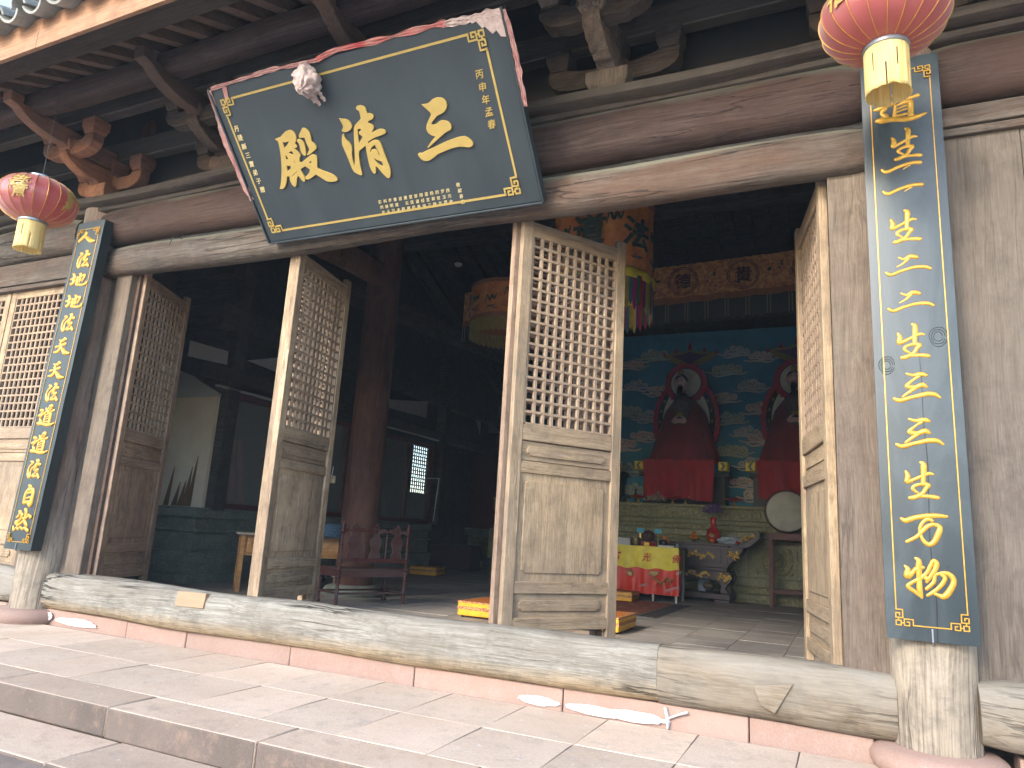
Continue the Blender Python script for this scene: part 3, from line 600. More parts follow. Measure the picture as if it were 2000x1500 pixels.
STROKES={'生':[[-66,43,9,-58,20,18,-62,-8,18,-43,-3,13,2,19,12,32,33,13,52,30,7],[1,89,9,13,78,20,12,46,19,9,11,16,7,-21,16],[-14,-66,6,-39,-46,12,-32,-30,12,0,-20,13,29,-24,16,16,-43,14,-2,-69,14,-35,-86,16,-54,-89,14],[-35,-88,12,-3,-79,11,40,-80,14,66,-85,14]],'一':[[-93,-1,9,-80,-15,13,-59,-16,13,-22,-1,12,23,12,13,58,16,14,93,12,16],[43,3,5,28,-3,5,10,-15,2]],'二':[[-40,47,6,-15,35,11,16,47,18,44,39,14],[6,36,11,-21,11,7,-50,-5,3],[-103,-33,10,-80,-47,13,-33,-31,11,28,-16,12,79,-18,13,103,-30,10]],'三':[[-41,70,7,-10,60,13,25,65,17,46,58,12],[14,54,12,-16,32,8,-42,4,17,-8,-3,15,27,8,19,43,-1,13],[2,-3,12,-29,-25,12,-62,-50,7],[-102,-60,11,-75,-70,17,-25,-56,14,38,-41,18,77,-42,16,102,-60,7]],'万':[[-98,50,10,-78,41,19,-45,54,18,0,65,18,50,70,17,98,68,9],[34,45,12,17,52,13,-4,37,12,-19,9,12,-19,-23,10,-6,-55,13,16,-70,17,40,-53,19,56,-19,20,65,14,17,44,27,14,15,18,15,-13,-10,15,-34,-34,13,-59,-50,13,-80,-61,10]],'物':[[-102,53,6,-89,37,18,-91,5,26,-68,23,15,-50,40,20,-23,50,12],[-54,92,7,-40,80,18,-41,50,20,-42,18,19,-42,-14,17,-43,-52,19,-36,-92,9],[-36,-90,9,-64,-67,13,-92,-44,15,-70,-23,12,-40,-4,15,-10,24,13,9,60,14,22,84,14,35,72,17,25,39,17,6,9,14,-12,-18,9],[-22,10,9,-9,-5,17,-12,-18,6],[24,10,11,16,-19,13,-14,-50,12],[47,25,10,66,7,14,50,-26,14,20,-57,13,-11,-80,10],[18,13,9,53,29,11,84,25,17,102,-2,18,88,-41,20,61,-78,21,39,-77,14,19,-69,11]],'道':[[-97,50,24,-61,42,21,-87,19,12],[-71,15,15,-34,20,21,-10,41,18,10,73,12],[-28,70,12,-13,52,18,10,33,18,9,17,6],[18,87,18,45,86,36,48,67,24,30,48,15,13,25,15],[39,36,9,67,41,15,92,47,18],[-20,6,13,-23,-25,15,-28,-59,15],[-11,6,7,27,17,18,54,17,18,54,5,24,54,-33,24,52,-68,24],[-11,-15,7,22,-6,8,50,-1,7],[-14,-36,7,16,-27,8,50,-20,7],[-16,-57,10,13,-56,11,36,-54,10],[-124,0,12,-95,3,24,-75,-1,24,-91,-28,12,-73,-47,24,-67,-66,21],[-114,-70,18,-90,-72,30,-40,-76,21,28,-87,24,81,-83,21,124,-70,9]],'人':[[-41,52,16,-17,42,25,-43,14,28,-78,-12,28,-110,-29,25],[-43,14,22,6,-9,28,57,-43,37,110,-52,18]],'法':[[-65,65,13,-31,53,22,-70,19,16,-83,-22,16,-73,-56,22,-46,-76,28,-47,-42,16,-39,-5,16,-4,20,16,26,42,22,75,38,22],[11,77,16,37,70,28,29,33,25,5,-10,22],[6,-15,12,53,-11,25,19,-41,15,-5,-64,22,38,-66,18,71,-55,12],[56,-45,18,83,-77,24]],'地':[[-94,61,16,-71,46,25,-70,0,28,-67,-34,16],[-119,11,13,-85,10,19,-53,25,19],[-109,-34,16,-83,-41,28,-53,-19,16,-17,3,19,-12,-27,22,-18,-47,25,30,-58,18,85,-61,18,118,-51,21,119,-35,15],[-23,24,15,-19,-9,22],[-44,-7,9,3,20,15,53,33,21,83,30,21,73,2,21,56,-21,18],[-1,55,12,23,45,25,24,7,22,22,-30,18]],'天':[[-58,65,11,-23,50,25,14,64,28,17,71,28,38,66,11],[-24,42,22,-30,24,20,-26,2,17],[-55,28,7,-22,16,14,37,20,25],[-91,-2,23,-56,2,14,-19,5,17],[-26,2,17,-31,-27,28,-58,-48,25,-112,-51,12],[-15,-6,11,22,-41,33,56,-65,36,112,-71,14]],'自':[[-26,86,19,6,75,23,-32,45,19,-52,4,26,-53,-67,26],[-39,39,19,32,53,28,53,30,28,52,-28,32,43,-86,32,-8,-59,17],[-53,-67,28,-8,-59,20,27,-52,15],[-36,16,15,21,26,15],[-37,-28,13,16,-18,15]],'然':[[-64,73,19,-40,59,33,-64,29,23,-88,17,14],[-32,48,19,-11,43,23,-27,2,23,-81,-35,23],[15,93,23,35,74,26,36,28,23,16,-13,20,-55,-57,20],[-2,15,13,44,17,23,83,42,13],[72,47,18,110,28,26],[20,4,18,60,-34,28,79,-50,18],[-32,-10,19,-85,-24,23,-60,-40,23],[-110,-62,11,-95,-93,19,-60,-71,13,-36,-85,15,-6,-63,13,19,-82,15,52,-69,18,105,-89,26]]}
RIGHT_TEXT=[('道',0.356,3.465),('生',0.377,3.232),('一',0.346,3.093),('一',0.347,2.962),('生',0.349,2.747),('二',0.35,2.522),('二',0.352,2.32),('生',0.353,2.105),('三',0.356,1.861),('三',0.356,1.624),('生',0.354,1.385),('万',0.355,1.143),('物',0.362,0.913)]
LEFT_TEXT=[('人',-6.585,3.539),('法',-6.576,3.316),('地',-6.595,3.115),('地',-6.602,2.899),('法',-6.626,2.692),('天',-6.641,2.462),('天',-6.657,2.234),('法',-6.656,2.028),('道',-6.673,1.811),('道',-6.693,1.558),('法',-6.703,1.327),('自',-6.704,1.09),('然',-6.732,0.874)]
WK = 1.28
def ridge(strokes, sx=1.0, sz=1.0, curve=0.0, hgt=.45):
    """brush strokes as low rounded ridges in the local XY plane"""
    mb = MB()
    for q in strokes:
        P3 = [(q[i]/1000, q[i+1]/1000, q[i+2]/1000) for i in range(0, len(q), 3)]
        C_ = catmull(P3, 5); pts = [Vector((a*sx, b_*sz, 0)) for a, b_, w in C_]; w_ = [max(.0026, c*.5*WK+.0012) for a, b_, c in C_]
        m = len(pts); n = 7; v = []; f = []
        def ring(p, d, w, k=1.0):
            nrm = Vector((-d.y, d.x, 0))
            return [(p.x+nrm.x*w*math.cos(math.pi*j/(n-1))*k, p.y+nrm.y*w*math.cos(math.pi*j/(n-1))*k, w*hgt*math.sin(math.pi*j/(n-1))*k-.0015) for j in range(n)]
        for i in range(m):
            d = (pts[min(i+1, m-1)]-pts[max(i-1, 0)])
            d = d.normalized() if d.length > 1e-7 else Vector((1,0,0))
            if i == 0:
                v += ring(pts[0]-d*w_[0]*.9, d, w_[0], .25); v += ring(pts[0]-d*w_[0]*.5, d, w_[0], .8)
            v += ring(pts[i], d, w_[i])
            if i == m-1:
                v += ring(pts[i]+d*w_[i]*.5, d, w_[i], .8); v += ring(pts[i]+d*w_[i]*.9, d, w_[i], .25)
        R_ = len(v)//n
        f += [(i*n+j, i*n+j+1, (i+1)*n+j+1, (i+1)*n+j) for i in range(R_-1) for j in range(n-1)]
        mb.add(v, f)
    if curve: mb.v = [(a, b_, c-curve*a*a) for a, b_, c in mb.v]
    return mb
def outline_mesh(name, loops, depth, mat, smooth_k=4):
    cu = bpy.data.curves.new(name, 'CURVE'); cu.dimensions = '2D'; cu.fill_mode = 'BOTH'; cu.extrude = depth/2; cu.bevel_depth = .0015; cu.bevel_resolution = 1
    for L in loops:
        pts = [(L[i]/1000, L[i+1]/1000) for i in range(0, len(L), 2)]
        # light corner smoothing
        sm = []; n = len(pts)
        for i in range(n):
            a, b_, c = pts[i-1], pts[i], pts[(i+1) % n]
            v1 = Vector(a)-Vector(b_); v2 = Vector(c)-Vector(b_)
            ang = v1.angle(v2) if v1.length > 1e-6 and v2.length > 1e-6 else 3.14
            if ang < 1.5: sm.append(b_)
            else:
                p = Vector(b_); q1 = p+v1*.28; q2 = p+v2*.28; mid = (q1+q2)/2*.45+p*.55
                sm += [tuple(q1), tuple(mid), tuple(q2)]
        s_ = cu.splines.new('POLY'); s_.points.add(len(sm)-1); s_.use_cyclic_u = True
        for k, p in enumerate(sm): s_.points[k].co = (p[0], p[1], 0, 1)
    o = bpy.data.objects.new('tmp', cu); col.objects.link(o); dg = bpy.context.evaluated_depsgraph_get(); dg.update()
    me = bpy.data.meshes.new_from_object(o.evaluated_get(dg)); bpy.data.objects.remove(o); me.name = name
    me.materials.clear(); me.materials.append(mat); return me
def text_mesh(body, size, depth=.004, shear=0.0, off=0.0):
    cu = bpy.data.curves.new('t', 'FONT'); cu.body = body; cu.size = size; cu.extrude = depth/2; cu.align_x = 'CENTER'; cu.align_y = 'CENTER'; cu.shear = shear; cu.offset = off
    cu.resolution_u = 3
    o = bpy.data.objects.new('tmp', cu); col.objects.link(o); dg = bpy.context.evaluated_depsgraph_get(); dg.update()
    me = bpy.data.meshes.new_from_object(o.evaluated_get(dg)); bpy.data.objects.remove(o); me.name = 'lettering'
    if me.vertices:  # centre on its own bounds
        xs_ = [v.co.x for v in me.vertices]; ys_ = [v.co.y for v in me.vertices]; cx, cy_ = (min(xs_)+max(xs_))/2, (min(ys_)+max(ys_))/2
        for v in me.vertices: v.co.x -= cx; v.co.y -= cy_
    me.materials.clear(); return me
def join_meshes(name, items, mat):
    bm = bmesh.new()
    for me, Mx in items:
        k = len(bm.verts); bm.from_mesh(me); bm.verts.ensure_lookup_table()
        for v in bm.verts[k:]: v.co = Mx @ v.co
    out = bpy.data.meshes.new(name); bm.to_mesh(out); bm.free(); out.materials.clear(); out.materials.append(mat); return out
def polyline(mb, pts, w, z0, z1):
    for (a, b_) in zip(pts[:-1], pts[1:]):
        x0, x1 = min(a[0], b_[0])-w/2, max(a[0], b_[0])+w/2; y0, y1 = min(a[1], b_[1])-w/2, max(a[1], b_[1])+w/2
        mb.box(x0, x1, y0, y1, z0, z1+RND.uniform(0, .0004)); z1 += .00035
    return mb
def fret(u, w, sx, sy):
    """corner meander, drawn for the bottom-left corner, flipped by sx, sy"""
    A = [[(0,0),(1.6*u,0),(1.6*u,1.6*u),(0,1.6*u),(0,0)], [(1.6*u,.8*u),(2.6*u,.8*u),(2.6*u,2.2*u),(5.4*u,2.2*u),(5.4*u,.2*u)],
         [(2.6*u,.8*u),(2.6*u,0),(4.2*u,0),(4.2*u,1.2*u),(3.5*u,1.2*u)], [(.8*u,1.6*u),(.8*u,2.6*u),(2.2*u,2.6*u),(2.2*u,5.4*u),(.2*u,5.4*u)], [(.8*u,2.6*u),(0,2.6*u),(0,4.2*u),(1.2*u,4.2*u),(1.2*u,3.5*u)]]
    mb = MB()
    for i, L in enumerate(A): polyline(mb, [(p*sx, q*sy) for p, q in L], w, -.002, .004+i*.0016)
    return mb
# ---- the large plaque
pq = thing('name_plaque', 'large slate-black plaque with three gold characters, leaning out over the doorway', 'plaque', (-4.225, -.17, 3.235))
pq.rotation_euler = (rad(131.63), 0, 0)
obj('board', MB().box(.0, 2.425, .0, 1.205, -.05, 0), LACQM, pq, bevel=.008)
obj('frame_edge', MB().box(-.004, 2.429, -.014, .0, -.055, .012), LACQM, pq, bevel=.003)
obj('frame_edge', MB().box(2.4255, 2.440, -.004, 1.209, -.055, .012), LACQM, pq, bevel=.003)
obj('frame_edge', MB().box(-.015, -.0005, -.004, 1.209, -.055, .012), LACQM, pq, bevel=.003)
for k in '殿清三':
    obj('gold_character', outline_mesh('gold_character', OUTLINES[k], .010, GOLDM), None, pq, (0, 0, .005))
u = .0205; bw = .0155; X0, X1, Y0, Y1 = .066, 2.282, .080, 1.112
for (cx, cy_, sx, sy) in ((X0, Y0, 1, 1), (X1, Y0, -1, 1), (X0, Y1, 1, -1), (X1, Y1, -1, -1)):
    obj('fret_corner', fret(u, bw*.72, sx, sy), GOLDM, pq, (cx, cy_, 0))
e = 5.4*u; i_ = .2*u
for (a, b_) in (((X0+e, Y0+i_), (X1-e, Y0+i_)), ((X0+e, Y1-i_), (X1-e, Y1-i_)), ((X0+i_, Y0+e), (X0+i_, Y1-e)), ((X1-i_, Y0+e), (X1-i_, Y1-e))):
    obj('border_line', polyline(MB(), [a, b_], bw, -.002, .0035), GOLDM, pq)
W0 = plain('pale_gold_lettering', (.62,.50,.24), .6, var=.2, scale=40)
yy = .872
for k, ch in enumerate('丙申年孟春'):
    me = text_mesh(ch, .060, .004, .15, .0007); me.materials.append(GOLDM); obj('small_character', me, None, pq, (2.190, .868-.078*k, .003))
items = []
for k, ch in enumerate('丹陵縣三寶弟子贈'):
    items.append((text_mesh(ch, .048, .003, .15, .0003), Matrix.Translation((.110+.003*k, .897-.0675*k, .0025))))
struct(obj('inscription', join_meshes('inscription', items, W0), None, pq), 'stuff')
items = []
rows = ('彭科李秦道連堂邹翔蓬杨四罗西', '刘继明建 云医道经宣和信玉元', '忠玉习夫薛建师香培三杨华君金')
for r, row in enumerate(rows):
    for c, ch in enumerate(row):
        if ch != ' ': items.append((text_mesh(ch, .030, .002, .2), Matrix.Translation((1.158+.0448*c, .178-.040*r, .0025))))
for r, ch in enumerate('敬献善居'): items.append((text_mesh(ch, .032, .002, .2), Matrix.Translation((1.832, .205-.041*r, .0025))))
struct(obj('inscription', join_meshes('inscription', items, W0), None, pq), 'stuff')
# ---- cloth garland over the plaque
PINKC = plain('faded_pink_cloth', (.38,.23,.20), .9, c2=(.30,.11,.10), scale=14, bump=.4, sheen=.2)
PALEC = plain('bleached_pink_cloth', (.46,.37,.33), .9, c2=(.32,.22,.20), scale=26, bump=.5, sheen=.2)
gar = thing('cloth_garland', 'faded red cloth strip with a bleached rosette draped along the top of the plaque', 'garland', (-4.225, -.17, 3.235)); gar.rotation_euler = pq.rotation_euler
def ribbon(pts, w, seed, tw=.5, n=60, z=.018):
    C_ = catmull(pts, max(4, n//len(pts))); m = len(C_); nv = 6
    def fn(a, b_):
        i = min(int(a*(m-1)), m-2); t = a*(m-1)-i; p = Vector(C_[i]).lerp(Vector(C_[i+1]), t); d = (Vector(C_[i+1])-Vector(C_[i])).normalized()
        nn = Vector((-d.y, d.x, 0)); ww = w*(.75+.6*mnoise.noise((a*9, seed, 0)))
        off = (b_-.5)*ww*.8
        return tuple(p+nn*off+Vector((0, 0, z*.6*(.3+.9*abs(mnoise.noise((a*14+seed, b_*2.2, 3))))+.005*math.sin(b_*14+a*20))))
    return MB().grid(m*1, nv, fn)
obj('ribbon', ribbon([(.02, 1.205, .0), (.35, 1.212, .005), (.62, 1.218, 0), (.84, 1.205, .01), (1.02, 1.20, .01)], .045, 3), PINKC, gar, smooth=80)
obj('ribbon', ribbon([(1.02, 1.20, .01), (1.2, 1.225, .01), (1.5, 1.213, .0), (1.85, 1.21, 0), (2.05, 1.205, 0)], .055, 7), REDC if False else plain('worn_red_cloth', (.38,.05,.05), .85, c2=(.38,.20,.17), scale=7, bump=.4), gar, smooth=80)
obj('ribbon', ribbon([(2.02, 1.20, .0), (2.2, 1.19, .0), (2.36, 1.19, 0), (2.43, 1.17, 0)], .07, 9), PALEC, gar, smooth=80)
obj('torn_scrap', MB().prism([(2.16,1.205),(2.42,1.205),(2.425,1.04),(2.39,1.05),(2.37,1.09),(2.34,1.075),(2.30,1.125),(2.28,1.12),(2.25,1.165),(2.22,1.16),(2.2,1.185)], .003, .006, 'z'), PALEC, gar)
obj('torn_scrap', MB().prism([(.13,1.20),(.17,1.19),(.15,1.12),(.125,1.09),(.115,1.11)], .003, .007, 'z'), PINKC, gar)
obj('ribbon', ribbon([(2.44, 1.19, .0), (2.46, 1.0, .0), (2.455, .8, .0), (2.45, .62, .0)], .06, 19), PINKC, gar, smooth=80)
obj('ribbon', ribbon([(.0, 1.20, .0), (-.03, 1.0, -.01), (-.045, .8, .0), (-.035, .62, .0), (-.03, .47, 0), (-.005, .36, 0)], .075, 29), PINKC, gar, smooth=80)
obj('ribbon', ribbon([(-.03, 1.02, -.01), (-.075, .9, -.03), (-.085, .78, -.05), (-.08, .70, -.05)], .05, 39), PALEC, gar, smooth=80)
ro = MB().ico((0, 0, .045), .105, 5, (1.0, .95, .8), lambda p: .16*mnoise.noise(p*1.8)+.10*math.sin(7*math.atan2(p.x, p.y+.35)+3.5*mnoise.noise(p*1.7))-.26*abs(mnoise.noise(Vector((p.x*3.4, p.y*1.5, p.z*1.2))))+.06)
obj('rosette', ro, PALEC, gar, (.925, 1.09, .015), smooth=60)
for a in ((.0, -.06, .02, -.175, 1), (.045, -.05, .075, -.155, 2), (-.02, -.05, -.015, -.15, 3)):
    obj('rosette_tail', ribbon([(a[0], a[1], .04), ((a[0]+a[2])/2, (a[1]+a[3])/2, .03), (a[2], a[3], .02)], .045, a[4], n=20, z=.025), PALEC, gar, (.925, 1.09, .012), smooth=80)
obj('rosette_tie', MB().tube([(0, .0, .05), (.01, .07, .045), (.02, .115, .02)], [.018, .010, .008], 8), PALEC, gar, (.925, 1.09, .01), smooth=80)

# ---- couplet boards
def couplet(name, label, texts, x, y, z0, z1, hw, tilt, lean, th, mat):
    H = z1-z0
    o = thing(name, label, 'couplet board', (x, y, z0), 0, 'couplet boards on the two door columns')
    o.rotation_euler = (rad(90)+lean, 0, 0); o.rotation_mode = 'XYZ'
    K = .12 if th < .05 else .3; n = 14
    def bpt(t): xx = -hw+2*hw*t; return xx
    out = [(bpt(k/n), -K*bpt(k/n)**2) for k in range(n+1)]; inn = [(p, q-th) for p, q in out][::-1]
    # outline in (x, z) extruded along y (board height)
    b = MB(); v = out+inn
    Mx = Matrix(((1,0,0,0),(0,1,0,0),(0,0,1,0),(0,0,0,1)))
    ny_ = 60; pts = []; m = len(v)
    for j in range(ny_+1):
        for p, q in v: pts.append((p+tilt*(H*j/ny_), H*j/ny_, q+.0015*mnoise.noise((p*3, j*.25, x))))
    f = [(j*m+k, j*m+(k+1) % m, (j+1)*m+(k+1) % m, (j+1)*m+k) for j in range(ny_) for k in range(m)]+[tuple(range(m)), tuple(range(ny_*m, (ny_+1)*m))]
    b.add(pts, f); obj('board', b, mat, o, smooth=40)
    for ch, cx, cz in texts:
        lx, ly = cx-x, cz-z0
        me_key = 'chr'+name+ch
        if me_key not in shared: shared[me_key] = ridge(STROKES[ch], hgt=.55).mesh('gilt_character', GOLD, 80)
        c = link('gilt_character', shared[me_key], o, (lx, ly, .0012-K*(lx-tilt*ly)**2)); c['label'] = 'gilt relief character '+ch
    u = .0135; w = .0048; inset = .042
    X0, X1, Y0, Y1 = -hw+inset, hw-inset, .065, H-.075
    def sh(mb, ox_, oy_):
        mb.v = [(a+ox_+tilt*(b_+oy_), b_+oy_, c-K*(a+ox_)**2+.001) for a, b_, c in mb.v]; return mb
    for (cx, cy_, sx, sy) in ((X0, Y0, 1, 1), (X1, Y0, -1, 1), (X0, Y1, 1, -1), (X1, Y1, -1, -1)):
        obj('fret_corner', sh(fret(u, w, sx, sy), cx, cy_), GOLD, o)
    e = 5.4*u; i_ = .2*u
    def line(a, b_, n=24):
        mb = MB()
        for k in range(n):
            p = Vector(a).lerp(Vector(b_), k/n); q = Vector(a).lerp(Vector(b_), (k+1)/n)
            if abs(p.x-q.x) < 1e-6: mb.box(p.x-w/2, p.x+w/2, p.y, q.y, -.002, .003+(k % 2)*.0003)
            else: mb.box(p.x, q.x, p.y-w/2, p.y+w/2, -.002, .003+(k % 2)*.0003)
        return mb
    for (a, b_) in (((X0+e, Y0+i_), (X1-e, Y0+i_)), ((X0+e, Y1-i_), (X1-e, Y1-i_)), ((X0+i_, Y0+e), (X0+i_, Y1-e)), ((X1-i_, Y0+e), (X1-i_, Y1-e))):
        obj('border_line', sh(line(a, b_), 0, 0), GOLD, o)
    if th < .05:
        ck = MB(); zz = [.0+.06*k for k in range(26)]
        for a_, b2 in zip(zz[:-1], zz[1:]):
            xa, xb = .018+.012*mnoise.noise((a_*3, 1, 0)), .018+.012*mnoise.noise((b2*3, 1, 0)); ww = .0022*(1-a_/1.7)+.0004
            ck.add([(xa-ww, a_, .0022), (xa+ww, a_, .0022), (xb+ww, b2, .0022), (xb-ww, b2, .0022)], [(0, 1, 2, 3)])
        obj('drying_crack', ck, BLACKM, o)
        for kx, ky, kr in ((.105, 1.50, .040), (-.135, 1.36, .036)):
            for q_ in range(3):
                pts = [(kx+kr*(1-.25*q_)*math.cos(t_*.5)*(1+.15*mnoise.noise((t_*.6, q_, kx))), ky+kr*1.35*(1-.25*q_)*math.sin(t_*.5)*(1+.15*mnoise.noise((t_*.6, q_, ky))), .0008) for t_ in range(13)]
                obj('knot_ring', MB().tube(pts, .0013, 4), LACQL, o)
    obj('wire_hook', MB().tube([(.0+tilt*.0, -.012, -.02), (.0, .0, .006), (.0, .06, .004)], .004, 6), SILVER, o)
    return o
couplet('couplet_board', 'right couplet board, glossy black beginning with the way bears one, on the right column', RIGHT_TEXT, .362, -.225, .620, 3.760, .193, .0, rad(-.3), .035, LACQ)
LT = [(c, x, z) for c, x, z in LEFT_TEXT]
couplet('couplet_board', 'left couplet board, narrower looking black board with thirteen characters on the left column', [(c, x+.105, z) for c, x, z in LT], -6.640, -.25, .615, 3.70, .192, .055, 0, .095, LACQL)

# ================================================================== LANTERNS
def lantern(label, x, y, z, a, c, motif, emb, topz):
    L = thing('red_lantern', label, 'lantern', (x, y, z), 0, 'red palace lanterns under the eave')
    nr_ = 20
    prof = []; 
    for k in range(25):
        t = math.pi*(.10+.80*k/24); prof.append((a*math.sin(t)**.85, -c*math.cos(t)/math.cos(math.pi*.10)))
    obj('lantern_body', MB().lathe(prof, 120, mod=lambda t, zz: 1-.022*abs(math.sin(t*nr_/2))**.7*1.0), LANT, L, smooth=70)
    for k in range(nr_):
        t = 2*math.pi*k/nr_
        pts = [((r+.002)*math.cos(t), (r+.002)*math.sin(t), zz) for r, zz in prof]
        obj('gold_rib', MB().tube(pts, .0016, 5), GOLD, L, smooth=60)
    for zz, nm in ((-c-.004, 'bottom_ring'), (c+.004, 'top_ring')):
        obj(nm, MB().lathe([(a*.335, zz-.018), (a*.36, zz-.012), (a*.36, zz+.012), (a*.335, zz+.018)], 40), SILVER, L, smooth=40)
    # fringe tube
    n = 96; v = []; hh = .235; R_ = a*.338
    zr = [-c-.015]; rows = 10
    v = []
    for j in range(rows+1):
        for k in range(n):
            t = 2*math.pi*k/n; rr = R_*(1+.012*mnoise.noise((k*.9, x, 0))+.02*mnoise.noise((math.cos(t)*1.5, math.sin(t)*1.5, j*.15+x))*j/rows)
            zz = -c-.012-hh*j/rows*(1+.03*mnoise.noise((k*.7, x, 5))+.03*mnoise.noise((math.cos(t)*2, math.sin(t)*2, x)))
            v.append((rr*math.cos(t), rr*math.sin(t), zz))
    f = [(j*n+k, j*n+(k+1) % n, (j+1)*n+(k+1) % n, (j+1)*n+k) for j in range(rows) for k in range(n) if not ((k in (20, 47, 70, 5, 88) and j > 4) or (k in (33, 61, 78, 12) and 1 < j < 6))]
    o = obj('fringe', MB().add(v, f), TASSEL, L, smooth=30); sm = o.modifiers.new('th', 'SOLIDIFY'); sm.thickness = .0035
    obj('cord', MB().tube([(0, 0, c), (0, 0, topz-z)], .0022, 5), GREYB, L)
    def wrap(me, az, el, spin=0.0):
        for v_ in me.vertices:
            p = v_.co.copy(); ca, sa = math.cos(spin), math.sin(spin); px_, py_ = p.x*ca-p.y*sa, p.x*sa+p.y*ca
            th = az+px_/a; ph = el+py_/c; cr = max(.12, math.cos(ph))
            rr = (cr**.9)*(1+.012+p.z/a)
            v_.co = (a*rr*math.cos(th), a*rr*math.sin(th), c*math.sin(ph)*(1+.012+p.z/a))
        return me
    for (body, size, az, el, sp) in motif:
        me = text_mesh(body, size, .003, .25, .0025); me.materials.append(GOLDM)
        bm = bmesh.new(); bm.from_mesh(me); bmesh.ops.triangulate(bm, faces=bm.faces[:]); bmesh.ops.subdivide_edges(bm, edges=[e_ for e_ in bm.edges if e_.calc_length() > .03], cuts=2); bmesh.ops.triangulate(bm, faces=bm.faces[:]); bm.to_mesh(me); bm.free()
        obj('gold_motif', wrap(me, az, el, sp), None, L)
    # small bats, blossoms and rings of the printed emblem
    def swirl(az, el, r, seed):
        mb = MB()
        for k in range(9):
            t = 2*math.pi*k/9+seed
            for q in range(3):
                pts = []
                for s_ in range(9):
                    w_ = s_/8*4.4; rr = r*(.20-.035*w_)*(1+.2*q); pts.append((math.cos(t)*r*(.72+.18*(q-1))+rr*math.cos(w_+t+seed*q), math.sin(t)*r*(.72+.18*(q-1))+rr*math.sin(w_+t+seed*q), 0))
                mb.tube(pts, .0030, 5)
        me = mb.mesh('gold_emblem', GOLDM, 80); return wrap(me, az, el)
    for az, el, r in ((emb[0], emb[1], .085), (emb[0]+1.75, .42, .075)):
        obj('gold_emblem', swirl(az, el, r, 1.3), None, L, smooth=None)
    return L
lantern('left red palace lantern, hanging above the left couplet board', -5.90, -1.07, 3.435, .292, .180,
        [('吉', .115, -1.0, .26, 0), ('意', .115, -.98, -.22, 0), ('如', .07, .32, .32, 0), ('意', .075, .32, .02, 0), ('祥', .080, .32, -.32, 0)], (-1.02, .26), 4.44)
lantern('right red palace lantern, cut by the top picture edge', .255, -.87, 3.565, .290, .182,
        [('福', .150, -2.30, .15, 0), ('吉', .075, -.75, .32, 0), ('祥', .080, -.35, -.05, 0)], (-2.30, .32), 4.44)
# ================================================================== INSIDE THE HALL
# inner columns and timbers (parts of the hall)
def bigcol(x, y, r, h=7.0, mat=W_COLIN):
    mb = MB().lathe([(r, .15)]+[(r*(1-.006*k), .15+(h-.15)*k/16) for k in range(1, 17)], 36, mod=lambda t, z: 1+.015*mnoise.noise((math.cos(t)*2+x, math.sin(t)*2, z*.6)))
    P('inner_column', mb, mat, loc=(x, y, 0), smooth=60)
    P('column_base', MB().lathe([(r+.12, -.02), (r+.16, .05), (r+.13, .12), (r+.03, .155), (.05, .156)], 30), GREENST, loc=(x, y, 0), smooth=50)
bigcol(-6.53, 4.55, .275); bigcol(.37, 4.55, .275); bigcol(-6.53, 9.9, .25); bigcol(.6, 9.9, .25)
P('tie_beam', logbeam(.0, 4.3, 0, 0, .12, .20, .05, 91, ex=3), W_COLIN, loc=(-6.45, .15, 4.82), rot=(0, 0, rad(90)), smooth=60)
P('tie_beam', logbeam(.0, 4.3, 0, 0, .12, .20, .05, 95, ex=3), W_COLIN, loc=(.40, .15, 4.82), rot=(0, 0, rad(90)), smooth=60)
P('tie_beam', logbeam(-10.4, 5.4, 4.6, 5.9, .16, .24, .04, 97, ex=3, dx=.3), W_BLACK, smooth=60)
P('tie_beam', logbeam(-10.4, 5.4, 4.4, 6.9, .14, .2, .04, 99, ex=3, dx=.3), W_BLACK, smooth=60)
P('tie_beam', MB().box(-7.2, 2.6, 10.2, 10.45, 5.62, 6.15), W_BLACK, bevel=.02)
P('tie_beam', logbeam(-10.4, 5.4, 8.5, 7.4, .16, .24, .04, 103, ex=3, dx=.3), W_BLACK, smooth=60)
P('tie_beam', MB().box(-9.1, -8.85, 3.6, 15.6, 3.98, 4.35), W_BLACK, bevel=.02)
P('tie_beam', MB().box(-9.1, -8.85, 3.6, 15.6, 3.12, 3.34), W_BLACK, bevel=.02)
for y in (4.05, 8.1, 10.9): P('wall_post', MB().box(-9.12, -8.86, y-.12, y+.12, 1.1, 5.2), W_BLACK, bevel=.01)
P('cross_beam', logbeam(.0, 9.6, 0, 0, .13, .2, .04, 107, ex=3, dx=.3), W_BLACK, loc=(-7.9, 4.7, 5.0), rot=(0, rad(-4), rad(90)), smooth=60)
Xp = -8.855
def wallquad(pts, x=Xp, th=.02): return MB().prism(pts, x, x+th, 'x')
for pts in ([(3.05,3.563),(3.78,3.585),(3.79,3.372),(3.05,3.324)], [(4.20,3.541),(5.0,3.80),(5.02,3.50)], [(8.30,3.69),(9.84,3.93),(9.85,3.55),(8.33,3.507)]):
    P('plaster_panel', wallquad(pts), WHITE)
for (xa, xb, za, zb, zc) in ((-12.0, -10.33, 4.478, 4.44, 3.99), (-10.05, -9.56, 4.404, 4.399, 4.045)):
    P('plaster_panel', MB().prism([(max(xa, -10.5), za), (xb, zb), (xb, zc)] if xa < -11 else [(xa, za), (xb, zb), (xb, zc), (xa, zc)], 15.45, 15.48), WHITE)
P('dust_ledge', MB().box(-8.93, -8.86, 3.70, 6.0, 3.0, 3.03).box(-8.93, -8.86, 8.15, 10.55, 3.09, 3.12), WHITE)
